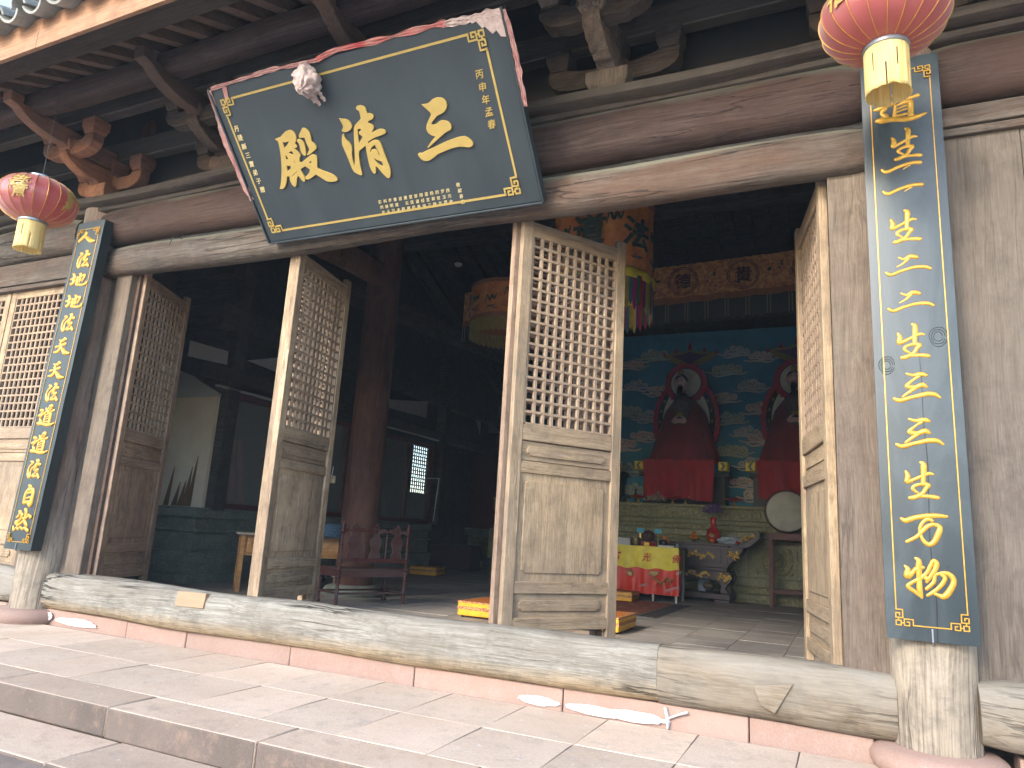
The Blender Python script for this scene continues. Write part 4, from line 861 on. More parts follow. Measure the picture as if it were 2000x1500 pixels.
# ceiling rafters
crm = MB().prism([(0, 0), (8.3, 3.55), (8.3, 3.66), (0, .11)], -.05, .05, 'x').mesh('ceiling_rafter', W_BLACK)
crb = MB().prism([(0, 0), (-8.3, 3.3), (-8.3, 3.41), (0, .11)], -.05, .05, 'x').mesh('ceiling_rafter', W_BLACK)
for k in range(0, 42):
    x = -10.4+.38*k
    link('ceiling_rafter', crm, hall, (x, .25, 5.30)); link('ceiling_rafter', crb, hall, (x, 17.0, 5.45))
P('chalky_rafter_stain', MB().box(-1.95, -1.91, 6.2, 7.2, 0, .01), WHITE, loc=(0, 0, 6.0)) if False else None
det = thing('smoke_detector', 'small white smoke detector under the dark roof', 'detector', (-6.95, 7.55, 6.27))
obj('housing', MB().lathe([(.055, -.02), (.075, .0), (.08, .03), (.04, .05)], 20), PAPER, det, smooth=40); obj('mount', MB().lathe([(.035, .05), (.035, .25)], 10), GREYB, det)

# ---- carved relief helper: scrolls as real height
def relief(w, h, depth, seed, nu=None, nv=None, cell=.16, kind='scroll'):
    nu = nu or min(420, int(w/.018)); nv = nv or max(6, int(h/.018))
    rr = random.Random(seed); cs = []
    ncx = max(1, int(w/cell)); ncy = max(1, int(h/cell+.4))
    for j in range(ncy):
        for i in range(ncx):
            cs.append((w*(i+.5)/ncx+rr.uniform(-.02, .02), h*(j+.5)/ncy+rr.uniform(-.01, .01), 1 if (i+j) % 2 else -1, rr.uniform(0, 6)))
    def fn(a, b_):
        x, z = a*w, b_*h; i = min(ncx-1, int(a*ncx)); j = min(ncy-1, int(b_*ncy)); c = cs[j*ncx+i]
        dx_, dz_ = x-c[0], z-c[1]; r = math.hypot(dx_, dz_); t = math.atan2(dz_, dx_)
        s_ = .5+.5*math.sin(r*110/ max(.6, cell/.16)+c[2]*t*1.0+c[3]); e = min(1, 6*min(a*w, (1-a)*w)/.05)*min(1, 6*min(b_*h, (1-b_)*h)/.05)
        v = s_**1.5*.8+.35*abs(mnoise.noise((x*14, z*14, seed)))
        return (x, -depth*v*min(1, e), z)
    return MB().grid(nu, nv, fn)
def stepped(name, label, cat, x0, x1, y, prof, mat, ymax, parent=None):
    """long plinth: prof = [(z0, z1, projection)]"""
    pass
# altar plinth at the back
AX0, AX1, AY = -7.15, 2.5, 10.36
ap = thing('altar_plinth', 'long carved olive and gold stone altar plinth below the mural', 'altar plinth', (AX0, AY, 0))
Wd = AX1-AX0
for z0, z1, pj in ((0, .16, .10), (.16, .30, .06), (.30, .46, .02), (.46, 1.10, .10-.10), (1.10, 1.19, .06), (1.19, 1.30, .02), (1.30, 1.42, .06), (1.42, 1.50, .0), (1.50, 1.74, .08), (1.74, 1.79, .12)):
    obj('moulding', MB().box(0, Wd, -pj, 1.2, z0, z1-.002), GILT, ap, bevel=.008, seg=1)
for (z0, h, pj, cell, sd) in ((.03, .11, .101, .2, 1), (.18, .10, .061, .2, 2), (1.12, .06, .061, .12, 3), (1.31, .10, .061, .14, 4), (1.515, .21, .081, .26, 5)):
    o = obj('relief_band', relief(Wd, h, .022, sd, 520, max(6, int(h/.018)), cell), GILT, ap, (0, -pj, z0), smooth=80)
pw = Wd/9
for k in range(9):
    obj('carved_panel', relief(pw-.42, .50, .03, 20+k, 70, 32, .34), GILT, ap, (k*pw+.25, -.012, .53), smooth=80)
    obj('pilaster', MB().box(k*pw-.10, k*pw+.10, -.035, .0, .46, 1.10), GILT, ap, bevel=.008, seg=1)
    obj('panel_frame', MB().box(k*pw+.16, k*pw+.20, -.02, 0, .5, 1.06).box(k*pw+pw-.20, k*pw+pw-.16, -.02, 0, .5, 1.06).box(k*pw+.2, k*pw+pw-.2, -.02, 0, 1.02, 1.06).box(k*pw+.2, k*pw+pw-.2, -.02, 0, .5, .53), GILT, ap)
# left platform
lp = thing('side_platform', 'low dark green carved stone platform along the left wall below glass cabinets', 'stone platform', (-8.95, 3.72, 0))
for z0, z1, pj in ((0, .12, .08), (.12, .30, .04), (.30, .46, .06), (.46, .75, -.03), (.75, .80, .02), (.80, .97, -.05), (.97, 1.10, .03), (1.10, 1.125, .05)):
    obj('moulding', MB().box(-1.6, pj, -pj, 6.9, z0, z1-.002), GREENST, lp, bevel=.008, seg=1)
R90 = Matrix.Rotation(rad(90), 4, 'Z')
for (z0, h, pj, cell, sd) in ((.49, .23, -.03, .24, 31), (.985, .10, .03, .2, 32), (.14, .13, .04, .26, 33)):
    for q in range(3):
        m_ = relief(2.2, h, .016, sd+q, 120, 14, cell); m_.v = [tuple(R90@Vector(p)) for p in m_.v]
        obj('carved_panel', m_, GREENST, lp, (pj+.001, .05+2.25*q, z0), smooth=80)
    obj('carved_panel', relief(1.5, h, .016, sd+9, 84, 14, cell), GREENST, lp, (-1.52, -pj-.001, z0), smooth=80)
mb_ = thing('stone_platform', 'dark carved stone platform in the far left corner of the hall', 'stone platform', (-10.5, 15.2, 0))
obj('moulding', MB().box(0, 3.4, 0, 1.5, 0, .25).box(.1, 3.3, .08, 1.5, .25, .9).box(0, 3.4, 0, 1.5, .9, 1.1), GREENST, mb_, bevel=.01)
obj('carved_panel', relief(3.0, .55, .03, 77, 150, 30, .3), GILT, mb_, (.2, .06, .3), smooth=80)
P('back_panel', MB().box(-10.5, -7.2, 15.5, 15.6, 1.1, 3.6), plain('murky_red_drape', (.16,.02,.025), .9))
# cream return wall and its torn patches
P('plaster_wall', MB().box(-10.5, -9.02, 3.86, 3.92, 1.125, 2.875), CREAM)
P('plaster_wall', MB().prism([(-10.5, 2.88), (-9.02, 2.88), (-9.02, 2.93), (-9.7, 3.25), (-10.5, 3.5)], 3.87, 3.93), WHITE)
P('side_wall', MB().box(-10.6, -8.9, 3.95, 4.02, 1.1, 5.4), W_BLACK)
P('side_wall', MB().box(-10.55, -9.0, .2, 3.9, 3.55, 5.4) if False else MB().box(-10.6, -10.5, 3.3, 3.95, 1.1, 5.4), W_BLACK)
for k, (x, h) in enumerate(((-9.80, .62), (-9.62, .38), (-9.50, .40), (-9.40, .62), (-9.31, .80))):
    P('torn_brown_strip', MB().prism([(x-.055, 1.13), (x+.055, 1.13), (x+.05+.02, 1.13+h*.5), (x+.075, 1.13+h)], 3.845, 3.858), plain('brown_board_%d' % k, (.22,.12,.06), .8, scale=9), bevel=.001)
# glass cabinets
FR = plain('dark_red_cabinet_frame', (.14,.035,.035), .5, var=.4)
def cabinet(label, y0, y1, drape):
    c = thing('glass_cabinet', label, 'cabinet', (-8.98, y0, 1.125), 0, 'glass cabinets on the side platform'); w = y1-y0; h = 1.86
    obj('frame', MB().box(-.05, .04, 0, .09, 0, h).box(-.05, .04, w-.09, w, 0, h).box(-.05, .038, .09, w-.09, 0, .09).box(-.05, .038, .09, w-.09, h-.09, h).box(-.045, .035, w*.55-.03, w*.55+.03, .09, h-.09), FR, c, bevel=.006, seg=1)
    obj('glass_pane', MB().box(-.01, -.004, .09, w*.55-.03, .09, h-.09), GLASS, c); obj('glass_pane', MB().box(-.01, -.004, w*.55+.03, w-.09, .09, h-.09), GLASS, c)
    if drape:
        m_ = MB().grid(30, 16, lambda a, b_: (-.55-.05*math.sin(a*31)*(1-b_*.5)-.1*b_, .25+(w*.5)*a+(.2-.4*a)*b_*.8, .1+1.1*b_))
        obj('drape', m_, CLOAK, c, smooth=80)
        obj('figure', MB().lathe([(.16, 1.15), (.2, 1.3), (.13, 1.5), (.12, 1.62), (.05, 1.72)], 14, (-.6, w*.3, 0)), plain('dim_figurine', (.16,.10,.08), .7), c, smooth=60)
cabinet('dark red glass cabinet nearest the door, behind the writing desk', 3.98, 6.0, True)
cabinet('glass cabinet hidden mostly behind the big inner column', 6.08, 8.1, True)
cabinet('far glass cabinet through which an added bright lattice opening shows', 8.18, 10.5, False)
P('cabinet_backing', MB().box(WX+.02, WX+.06, 4.0, 9.6, 1.1, 5.3), W_BLACK)
strut = thing('white_pole', 'thin white pole leaning by the big inner column', 'pole', (-7.45, 8.2, 0)); obj('pole', MB().tube([(0, 0, 1.15), (.06, .0, 2.0)], .008, 6), SILVER, strut)
obj('bracket', MB().box(-.2, .06, -.01, .01, 2.0, 2.015), SILVER, strut)

# ---- mural with clouds
mu = P('mural_wall', MB().box(-7.2, 2.6, 11.62, 11.7, 1.7, 5.75), MURAL)
CM = [plain('cloud_cream', (.62,.56,.50), .7, var=.15), plain('cloud_sage', (.38,.50,.40), .7, var=.2), plain('cloud_grey_blue', (.46,.54,.57), .7, var=.2)]
CI = [plain('cloud_rose_shade', (.33,.15,.15), .7), plain('cloud_green_shade', (.10,.20,.14), .7), plain('cloud_blue_shade', (.12,.20,.27), .7)]
CO = plain('cloud_outline', (.52,.48,.40), .7)
def cloud_mesh(seed):
    rr = random.Random(seed); a = MB(); b_ = MB(); c = MB(); lobes = []
    n = rr.randint(4, 6)
    for k in range(n):
        t = k/(n-1)-.5; lobes.append((t*.62, .08*math.cos(t*3.1)+rr.uniform(-.03, .05), rr.uniform(.085, .13)))
    def disc(mb, x, z, r, y, n=16): mb.prism([(x+r*math.cos(2*math.pi*k/n), z+r*math.sin(2*math.pi*k/n)) for k in range(n)], y, 0)
    for k, (x, z, r) in enumerate(lobes):
        disc(a, x, z, r+.014, -.010-.0007*k); disc(b_, x, z, r, -.016-.0007*k); 
        pts = [(x+(r*.78-r*.16*q)*math.cos(q*1.25+k), -.0215, z+(r*.78-r*.16*q)*math.sin(q*1.25+k)) for q in [i*.5 for i in range(9)]]
        c.tube(pts, .010, 5)
    for sgn, zz, L in ((1, -.07, .55), (-1, -.12, .48), (1, -.17, .35)):
        pts = catmull([(-sgn*.2, -.012, zz+.03), (sgn*.1, -.012, zz), (sgn*L*.8, -.012, zz-.03), (sgn*(L+.1), -.012, zz+.02)], 5)
        a.tube(pts, [.038, .040, .042, .042, .040]*3+[.02] if False else [.040-.030*abs(i/(len(pts)-1)-.4) for i in range(len(pts))], 6, flat=.25, upv=(0, 1, 0))
        b_.tube([(p[0], p[1]-.008, p[2]) for p in pts], [.027-.022*abs(i/(len(pts)-1)-.4) for i in range(len(pts))], 6, flat=.25, upv=(0, 1, 0))
    k = seed % 3
    return a.mesh('cloud', CO, 60), b_.mesh('cloud_fill', CM[k], 60), c.mesh('cloud_swirl', CI[k], 60)
clm = [cloud_mesh(s) for s in range(7)]
cpos = [(-4.4,5.05),(-3.9,5.25),(-4.3,4.55),(-3.75,4.4),(-4.5,3.95),(-3.95,3.8),(-4.15,3.35),(-4.6,3.15),(-4.5,2.6),(-2.05,5.25),(-1.55,5.1),(-2.25,4.85),(-1.75,4.45),(-2.3,4.2),(-1.55,3.95),(-2.2,3.75),(-1.85,3.45),(-1.5,3.3),(-2.15,3.05),(-1.75,2.75),(-1.95,2.35),(-1.6,2.1),(-4.35,2.15),(.2,5.0),(.5,4.5),(.1,4.1),(.6,3.6),(-6.4,5.1),(-6.7,4.6),(-6.5,4.0),(-6.8,3.4),(-.1,2.9),(1.2,4.8),(1.5,4.1),(1.1,3.3)]
for k, (x, z) in enumerate(cpos):
    A = clm[k % 7]; sc_ = .60+.2*((k*37) % 10)/10; mir = -1 if (k*13) % 2 else 1
    for nm, me in zip(('painted_cloud', 'cloud_fill', 'cloud_swirl'), A):
        if nm == 'painted_cloud': pc = link(nm, me, None, (x, 11.618, z)); pc.parent = mu; pc.scale = (sc_*mir, 1, sc_); pr_ = pc
        else: o_ = link(nm, me, None, (x, 11.618, z)); o_.parent = mu; o_.scale = (sc_*mir, 1, sc_); 
def canopy_paint(x):
    a = MB().prism([(x-.62,5.22),(x-.35,5.30),(x-.18,5.28),(x,5.36),(x+.18,5.28),(x+.35,5.30),(x+.62,5.22),(x+.42,5.06),(x+.2,4.98),(x,4.86),(x-.2,4.98),(x-.42,5.06)], 11.60, 11.62)
    b_ = MB().prism([(x-.45,5.22),(x-.15,5.24),(x,5.30),(x+.15,5.24),(x+.45,5.22),(x+.2,5.12),(x,5.0),(x-.2,5.12)], 11.594, 11.602)
    c = MB().prism([(x-.05,5.32),(x+.05,5.32),(x+.035,5.42),(x,5.56),(x-.035,5.42)], 11.6, 11.62)
    for s_ in (-1, 1): c.prism([(x+s_*.32-.04,5.27),(x+s_*.32+.04,5.27),(x+s_*.32,5.42)], 11.6, 11.62); c.prism([(x+s_*.58-.04,5.2),(x+s_*.58+.04,5.2),(x+s_*.6,5.34)], 11.6, 11.62)
    P('painted_canopy', a, plain('canopy_olive', (.35,.27,.10), .7), mu); P('painted_canopy', b_, plain('canopy_violet', (.10,.06,.16), .7), mu); P('painted_canopy', c, REDFL, mu)

# ---- statues
def flame_ring(rx, rz_, w, n, cz, y0, y1):
    out = []; inn = []
    for k in range(n*4):
        t = 2*math.pi*k/(n*4); q = (1.0, 1.28, 1.10, .98)[k % 4]; sk = .10 if k % 4 == 1 else 0
        out.append(((rx+w*q)*math.cos(t+sk*.3), cz+(rz_+w*q)*math.sin(t+sk*.3)))
        inn.append((rx*math.cos(t), cz+rz_*math.sin(t)))
    v = [(a, y0, b_) for a, b_ in out]+[(a, y0, b_) for a, b_ in inn]+[(a, y1, b_) for a, b_ in out]+[(a, y1, b_) for a, b_ in inn]; m = len(out); f = []
    for k in range(m):
        l = (k+1) % m; f += [(k, l, m+l, m+k), (2*m+k, 3*m+k, 3*m+l, 2*m+l), (k, 2*m+k, 2*m+l, l), (m+k, m+l, 3*m+l, 3*m+k)]
    return MB().add(v, f)
def disc(rx, rz_, cz, y0, y1, n=48): return MB().prism([(rx*math.cos(2*math.pi*k/n), cz+rz_*math.sin(2*math.pi*k/n)) for k in range(n)], y0, y1)
ROBE = plain('embroidered_dark_robe', (.03,.035,.045), .6, c2=(.13,.10,.07), scale=26, spread=(.5, .62))
def statue(label, x):
    t = thing('deity_statue', label, 'statue', (x, 11.0, 1.79), 0, 'seated deity statues on the altar plinth')
    Z = -1.79
    obj('halo_disc', disc(.335, .335, 4.46+Z, .16, .20), PALE, t); obj('halo_flame', flame_ring(.335, .335, .11, 26, 4.46+Z, .17, .22), REDFL, t)
    obj('halo_rim', flame_ring(.325, .325, .014, 60, 4.46+Z, .14, .18), HAIR, t)
    obj('body_halo', disc(.52, .80, 3.62+Z, .21, .25), PALE, t); obj('halo_rim', flame_ring(.51, .79, .095, 60, 3.62+Z, .20, .26), HAIR, t); obj('halo_flame', flame_ring(.615, .90, .10, 40, 3.62+Z, .22, .28), REDFL, t)
    # gilded petals round the dark rim
    mb = MB()
    for k in range(22):
        a = 2*math.pi*k/22; mb.ico((.563*math.cos(a), .195, 3.62+Z+.84*math.sin(a)), .035, 1, (.8, .3, 1.2), lambda p: .4*mnoise.noise(p*3+Vector((k, 0, 0))))
    obj('halo_ornament', mb, GILT, t, smooth=60)
    # cloak
    def cl(a, b_):
        th = -math.pi*.02+math.pi*1.04*a; z = 4.09-1.42*b_; w = .20+.13*min(1, b_*5)+.44*b_**.95; d = .22+.42*b_**.9
        fold = 1+.025*math.sin(th*22)*b_; xx = -w*math.cos(th)*fold; yy = -d*math.sin(th)*fold
        return (xx, yy+.1, z+Z)
    obj('cloak', MB().grid(60, 24, cl), CLOAK, t, smooth=80)
    obj('lap_cloth', MB().grid(40, 6, lambda a, b_: (-.70+1.40*a, -.52-.02*math.sin(a*50), 2.70+Z-.02*b_)), CLOAK, t, smooth=80)
    def fr(a, b_):
        return (-.735+1.47*a+.05*math.sin(a*3+1)*b_, -.56-.035*math.sin(a*26)*(.3+b_)-.02*math.sin(a*9), 2.70+Z-.78*b_-.10*b_*(a-.3))
    obj('front_cloth', MB().grid(80, 12, fr), FCL, t, smooth=80)
    # chest, collar, tablet, hands
    obj('robe', MB().lathe([(.04, 3.25+Z), (.13, 3.42+Z), (.17, 3.7+Z), (.20, 3.95+Z), (.15, 4.08+Z), (.07, 4.16+Z)], 24, (0, -.19, 0)), ROBE, t, smooth=70)
    hb = MB()
    hb.ico((-.09, -.46, 3.52+Z), .075, 2, (1.1, .8, .75)); hb.ico((.07, -.46, 3.52+Z), .075, 2, (1.1, .8, .75))
    for s_ in (-1, 1):
        for q in range(4): hb.tube([(s_*(.12-.0*q), -.50, 3.555+Z-.024*q), (s_*.06, -.545, 3.55+Z-.024*q), (s_*.0, -.54, 3.545+Z-.022*q)], [.016, .015, .011], 6)
        hb.tube([(s_*.12, -.47, 3.57+Z), (s_*.07, -.50, 3.60+Z), (s_*.03, -.515, 3.61+Z)], [.018, .016, .011], 6)
    obj('hands', hb, SKIN, t, smooth=70)
    obj('gold_clasp', MB().ico((0, -.45, 3.66+Z), .06, 2, (1.3, .6, .7)), GOLDB, t, smooth=60)
    # head with face
    def hd(p):
        d = 0
        if p.y < -.2:
            d += .16*math.exp(-((p.x/.16)**2+((p.z+.05)/.22)**2))       # nose
            d -= .07*math.exp(-(((abs(p.x)-.33)/.14)**2+((p.z-.12)/.10)**2)) # eye sockets
            d += .05*math.exp(-(((abs(p.x)-.45)/.2)**2+((p.z+.25)/.2)**2)) # cheeks
        return d-.12*max(0, -p.z-.4)
    hc = (-.03, -.20, 4.39+Z)
    obj('head', MB().ico(hc, .160, 4, (.84, .92, 1.15), hd), SKIN, t, smooth=80)
    obj('neck', MB().lathe([(.075, 4.08+Z), (.07, 4.3+Z)], 14, (-.03, -.13, 0)), SKIN, t, smooth=60)
    ey = MB(); br = MB()
    for s_ in (-1, 1):
        ey.ico((hc[0]+s_*.046, hc[1]-.127, hc[2]+.018), .020, 2, (1.2, .35, .42)); br.tube([(hc[0]+s_*.02, hc[1]-.140, hc[2]+.045), (hc[0]+s_*.05, hc[1]-.135, hc[2]+.062), (hc[0]+s_*.088, hc[1]-.112, hc[2]+.050)], [.005, .006, .003], 6)
        br.tube([(hc[0]+s_*.006, hc[1]-.150, hc[2]-.052), (hc[0]+s_*.035, hc[1]-.146, hc[2]-.066), (hc[0]+s_*.055, hc[1]-.130, hc[2]-.11)], [.007, .008, .003], 6)
        ey2 = MB()
    obj('eyes', ey, HAIR, t, smooth=60); obj('brows_and_moustache', br, HAIR, t, smooth=60)
    obj('lips', MB().tube([(hc[0]-.028, hc[1]-.146, hc[2]-.084), (hc[0], hc[1]-.153, hc[2]-.081), (hc[0]+.028, hc[1]-.146, hc[2]-.084)], [.004, .008, .004], 6), REDFL, t, smooth=60)
    obj('beard', MB().tube([(hc[0], hc[1]-.10, hc[2]-.12), (hc[0], hc[1]-.145, hc[2]-.17), (hc[0]-.01, hc[1]-.165, hc[2]-.26), (hc[0]-.015, hc[1]-.16, hc[2]-.36)], [.055, .062, .045, .01], 10), HAIR, t, smooth=60)
    er = MB()
    for s_ in (-1, 1): er.ico((hc[0]+s_*.135, hc[1]+.0, hc[2]-.01), .045, 2, (.35, .6, 1.15))
    obj('ears', er, SKIN, t, smooth=60)
    obj('hair', MB().ico((hc[0], hc[1]+.03, hc[2]+.055), .163, 3, (.88, .98, .85), lambda p: .02*math.sin(p.x*40)), HAIR, t, smooth=60)
    obj('topknot', MB().ico((hc[0], hc[1]-.0, hc[2]+.235), .058, 3, (1, .9, 1), lambda p: .12*math.sin(p.x*20)*math.sin(p.z*20)), GOLDB, t, smooth=60)
    obj('throne', MB().box(-.86, .86, .0, .5, .0, .62).box(-.95, .95, -.05, .5, .62, .70), HAIR, t, bevel=.01)
    for s_ in (-1, 1):
        obj('throne_end', MB().box(s_*.87-.09, s_*.87+.09, -.40, -.08, .715, .89), YELC, t, bevel=.01)
        ch = MB(); ch.prism([(s_*.87+s_*-.05, .73), (s_*.87+s_*.0, .73), (s_*.87+s_*.045, .80), (s_*.87, .875), (s_*.87-s_*.05, .875), (s_*.87-s_*.005, .80)], -.406, -.399); obj('chevron', ch, CI[1], t)
    return t
statue('seated deity with black beard in dark red cloak, centre of the blue mural', -3.07)
statue('right-hand seated deity, half hidden by the right door leaf', -.80)
statue('seated deity behind the middle door leaf, only its red flame edge shows', -5.34)
for x in (-3.07, -.80, -5.34): canopy_paint(x)

# ---- hanging banner (valance) with fringe
BAN = plain('orange_banner_brocade', (.80,.42,.15), .8, c2=(.46,.18,.08), scale=13, spread=(.40, .60))
BTR = plain('banner_trim', (.33,.08,.05), .8, c2=(.40,.22,.08), scale=40)
FRG = plain('dark_blue_fringe', (.025,.04,.05), .8, c2=(.06,.08,.08), scale=30, stretch=(4,4,.1))
bn = thing('valance_banner', 'long orange valance banner with ringed characters and dark fringe before the altar', 'banner', (-2.0, 8.0, 5.25))
def bw_(a, b_, w=8.2, z0=0, h=.73, am=.03):
    x = -5.0+w*a; return (x, am*math.sin(a*97)*(1.2-b_)+.012*math.sin(a*331), z0+h*b_+.028*x-.05*math.sin(math.pi*a)*0)
obj('cloth', MB().grid(420, 6, lambda a, b_: bw_(a, b_)), BAN, bn, smooth=80)
obj('hem', MB().grid(420, 2, lambda a, b_: (bw_(a, b_*.16)[0], bw_(a, b_*.16)[1]-.006, bw_(a, b_*.16)[2])), BTR, bn, smooth=80)
fm = MB()
for k in range(330):
    x = -5.0+8.2*(k+.5)/330; z = .028*x; fm.box(x-.0095, x+.0095, .0, .008, z-.36-.03*math.sin(k), z-.004)
struct(obj('fringe', fm, FRG, bn), 'stuff')
fm = MB()
for k in range(0, 330, 14):
    for q in (0, 2): x = -5.0+8.2*(k+q+.5)/330; fm.box(x-.007, x+.007, -.006, .0, .028*x-.34, .028*x-.004)
struct(obj('pale_fringe_strands', fm, plain('pale_fringe', (.30,.28,.18), .8), bn), 'stuff')
DKR = plain('dark_plum_embroidery', (.10,.02,.03), .8); DKG = plain('dark_green_embroidery', (.04,.07,.05), .8)
for ch, x in (('道', -1.60), ('德', -.50), ('貴', .54), ('尊', 1.60), ('法', -2.7)):
    me = text_mesh(ch, .30, .004, .05, .004); me.materials.append(DKR); obj('character', me, None, bn, (x, -.05, .395+.028*x), (rad(90), 0, 0))
    rg = MB()
    for r in (.235, .265): rg.add(*[(lambda m_: (m_.v, m_.f))(MB().tube([(r*math.cos(2*math.pi*k/32)*1.0, 0, r*math.sin(2*math.pi*k/32)) for k in range(33)], .006, 4, cap=False))][0])
    obj('ring', rg, DKR, bn, (x, -.042, .395+.028*x))
mt = MB()
rr = random.Random(5)
for k in range(-9, 8):
    x = .52*k+.02
    for q in range(7):
        mt.ico((x+rr.uniform(-.12, .12), -.045, .40+.028*x+rr.uniform(-.16, .16)), rr.uniform(.015, .035), 1, (1.2, .2, .8))
struct(obj('embroidery', mt, DKG, bn, smooth=60), 'stuff')

# ---- round canopies
def round_canopy(label, x, y, zb, h, r, big):
    c = thing('round_canopy', label, 'canopy', (x, y, zb), 0, 'round embroidered canopies hung from the roof')
    mod = (lambda t, z: 1+(.02 if big else .006)*math.sin(t*16))
    obj('drum_cloth', MB().lathe([(r, 0), (r*1.0, h*.5), (r*.995, h)], 128, mod=mod), plain('orange_canopy_silk', (.85,.34,.08), .6, c2=(.62,.20,.06), scale=9), c, smooth=80)
    obj('top_cloth', MB().lathe([(r*.99, h-.002), (r*.5, h+.04), (.02, h+.06)], 48), CLOAK, c, smooth=60)
    obj('trim', MB().lathe([(r+.012, -.01), (r+.014, .07)], 96, mod=mod), BTR, c, smooth=80); obj('trim', MB().lathe([(r+.012, h-.07), (r+.012, h)], 96, mod=mod), BTR, c, smooth=80)
    if big:
        cols = [plain('ribbon_%d' % i, cc, .7) for i, cc in enumerate([(.45,.30,.04), (.05,.16,.22), (.38,.03,.16), (.03,.14,.07), (.40,.02,.03), (.20,.04,.22), (.50,.42,.10)])]
        n = 72
        for k in range(n):
            t = 2*math.pi*k/n; Mx = Matrix.Rotation(t, 4, 'Z')@Matrix.Translation((r+.022, 0, 0))@Matrix.Rotation(rad(90), 4, 'Z')
            key = 'rib%d%d' % (k % 7, k % 2)
            if key not in shared: shared[key] = MB().prism([(-.026, -.02), (.026, -.02), (.026, -.34-.05*(k % 2)), (0, -.40-.05*(k % 2)), (-.026, -.34-.05*(k % 2))], -.003, .003).mesh('streamer', cols[k % 7])
            o = link('streamer', shared[key], c); o.matrix_local = Mx
        obj('yellow_trim', MB().lathe([(r+.03, -.06), (r+.034, .03), (r+.02, .06)], 96, mod=mod), YELC, c, smooth=80)
        for ch, az in (('法', -.58), ('道', -1.55), ('師', .45)):
            me = text_mesh(ch, .40, .006, .1, .010); me.materials.append(DKG)
            for v in me.vertices:
                t = az+v.co.x/r; rr_ = r*(1.03)+.01+v.co.z; z = v.co.y; v.co = (rr_*math.cos(t), rr_*math.sin(t), z+h*.5)
            obj('character', me, None, c)
    else:
        for k in range(1):
            n = 150; fm = MB()
            for q in range(n):
                t = 2*math.pi*q/n; Mx = Matrix.Rotation(t, 4, 'Z')@Matrix.Translation((r+.004, 0, 0)); fm.box(-.002, .002, -.0085, .0085, -.26-.02*math.sin(q*1.7), -.005, Mx)
            struct(obj('fringe', fm, plain('olive_gold_fringe', (.45,.38,.10), .8), c), 'stuff')
    # embroidered cranes / dragon curls and plants
    em = MB(); rr = random.Random(int(abs(x)*10))
    def onc(a, z, o=.012): return ((r*1.02+o)*math.cos(a), (r*1.02+o)*math.sin(a), z)
    for k in range(12):
        a0 = 2*math.pi*k/12; zc = h*(.55+.12*math.sin(k*2))
        pts = catmull([(a0-.16, zc-.1), (a0-.1, zc+.06), (a0-.03, zc-.04), (a0+.04, zc+.05), (a0+.1, zc-.02), (a0+.16, zc+.08)], 4)
        em.tube([onc(a, z) for a, z in pts], [.008+.012*math.sin(math.pi*i/(len(pts)-1)) for i in range(len(pts))], 5, flat=.5)
        for q in range(5): em.tube([onc(a0+rr.uniform(-.2, .2), h*.22+rr.uniform(-.04, .04)), onc(a0+rr.uniform(-.2, .2), h*.22+rr.uniform(-.04, .06))], [.008, .003], 4)
    struct(obj('embroidery', em, DKG, c, smooth=60), 'stuff')
    obj('cord', MB().tube([(0, 0, h), (0, 0, h+1.0)], .008, 6), GREYB, c)
round_canopy('large round orange canopy with multicoloured streamers behind the middle door leaf', -2.60, 3.62, 4.02, .98, .60, True)
round_canopy('small round orange canopy with dragon and olive fringe, deep in the hall', -5.52, 7.0, 4.72, .70, .66, False)

# ---- cushions
def cushion(label, x, y, w, d, h, rot):
    c = thing('kneeling_cushion', label, 'cushion', (x, y, 0), rot, 'box-shaped kneeling cushions on the hall floor')
    obj('body', MB().box(-w/2, w/2, -d/2, d/2, .02, h), YELB, c, bevel=.014, seg=3)
    obj('top_cover', MB().box(-w/2+.015, w/2-.015, -d/2+.015, d/2-.015, h-.004, h+.006), ORANGEC, c, bevel=.004)
    obj('top_border', MB().box(-w/2-.003, w/2+.003, -d/2-.003, -d/2+.05, h-.012, h+.008).box(-w/2-.003, w/2+.003, d/2-.05, d/2+.003, h-.012, h+.008).box(-w/2-.003, -w/2+.05, -d/2+.05, d/2-.05, h-.012, h+.008).box(w/2-.05, w/2+.003, -d/2+.05, d/2-.05, h-.012, h+.008), BROWNB, c, bevel=.003)
    obj('side_band', MB().box(-w/2-.003, w/2+.003, -d/2-.003, d/2+.003, h*.50, h*.72), BROWNB, c, bevel=.002)
    for sx in (-1, 1):
        for sy in (-1, 1): obj('foot', MB().lathe([(.018, 0), (.022, .022)], 10, (sx*(w/2-.05), sy*(d/2-.05), 0)), GREYB, c)
    return c
cushion('yellow kneeling cushion left of the middle door leaf, nearest on that side', -3.87, 3.95, .76, .78, .18, 0)
cushion('yellow and brown kneeling cushion right behind the middle door leaf', -2.58, 3.96, .62, .72, .17, 0)
cushion('orange kneeling cushion in front of the yellow and red altar cloth', -3.55, 7.95, .62, .48, .165, 0)
cushion('orange kneeling cushion standing by the left stone platform behind the bench', -8.42, 9.75, .62, .60, .19, rad(12))
cushion('brown orange kneeling cushion farthest back on the left', -9.85, 14.4, .60, .55, .19, rad(6))

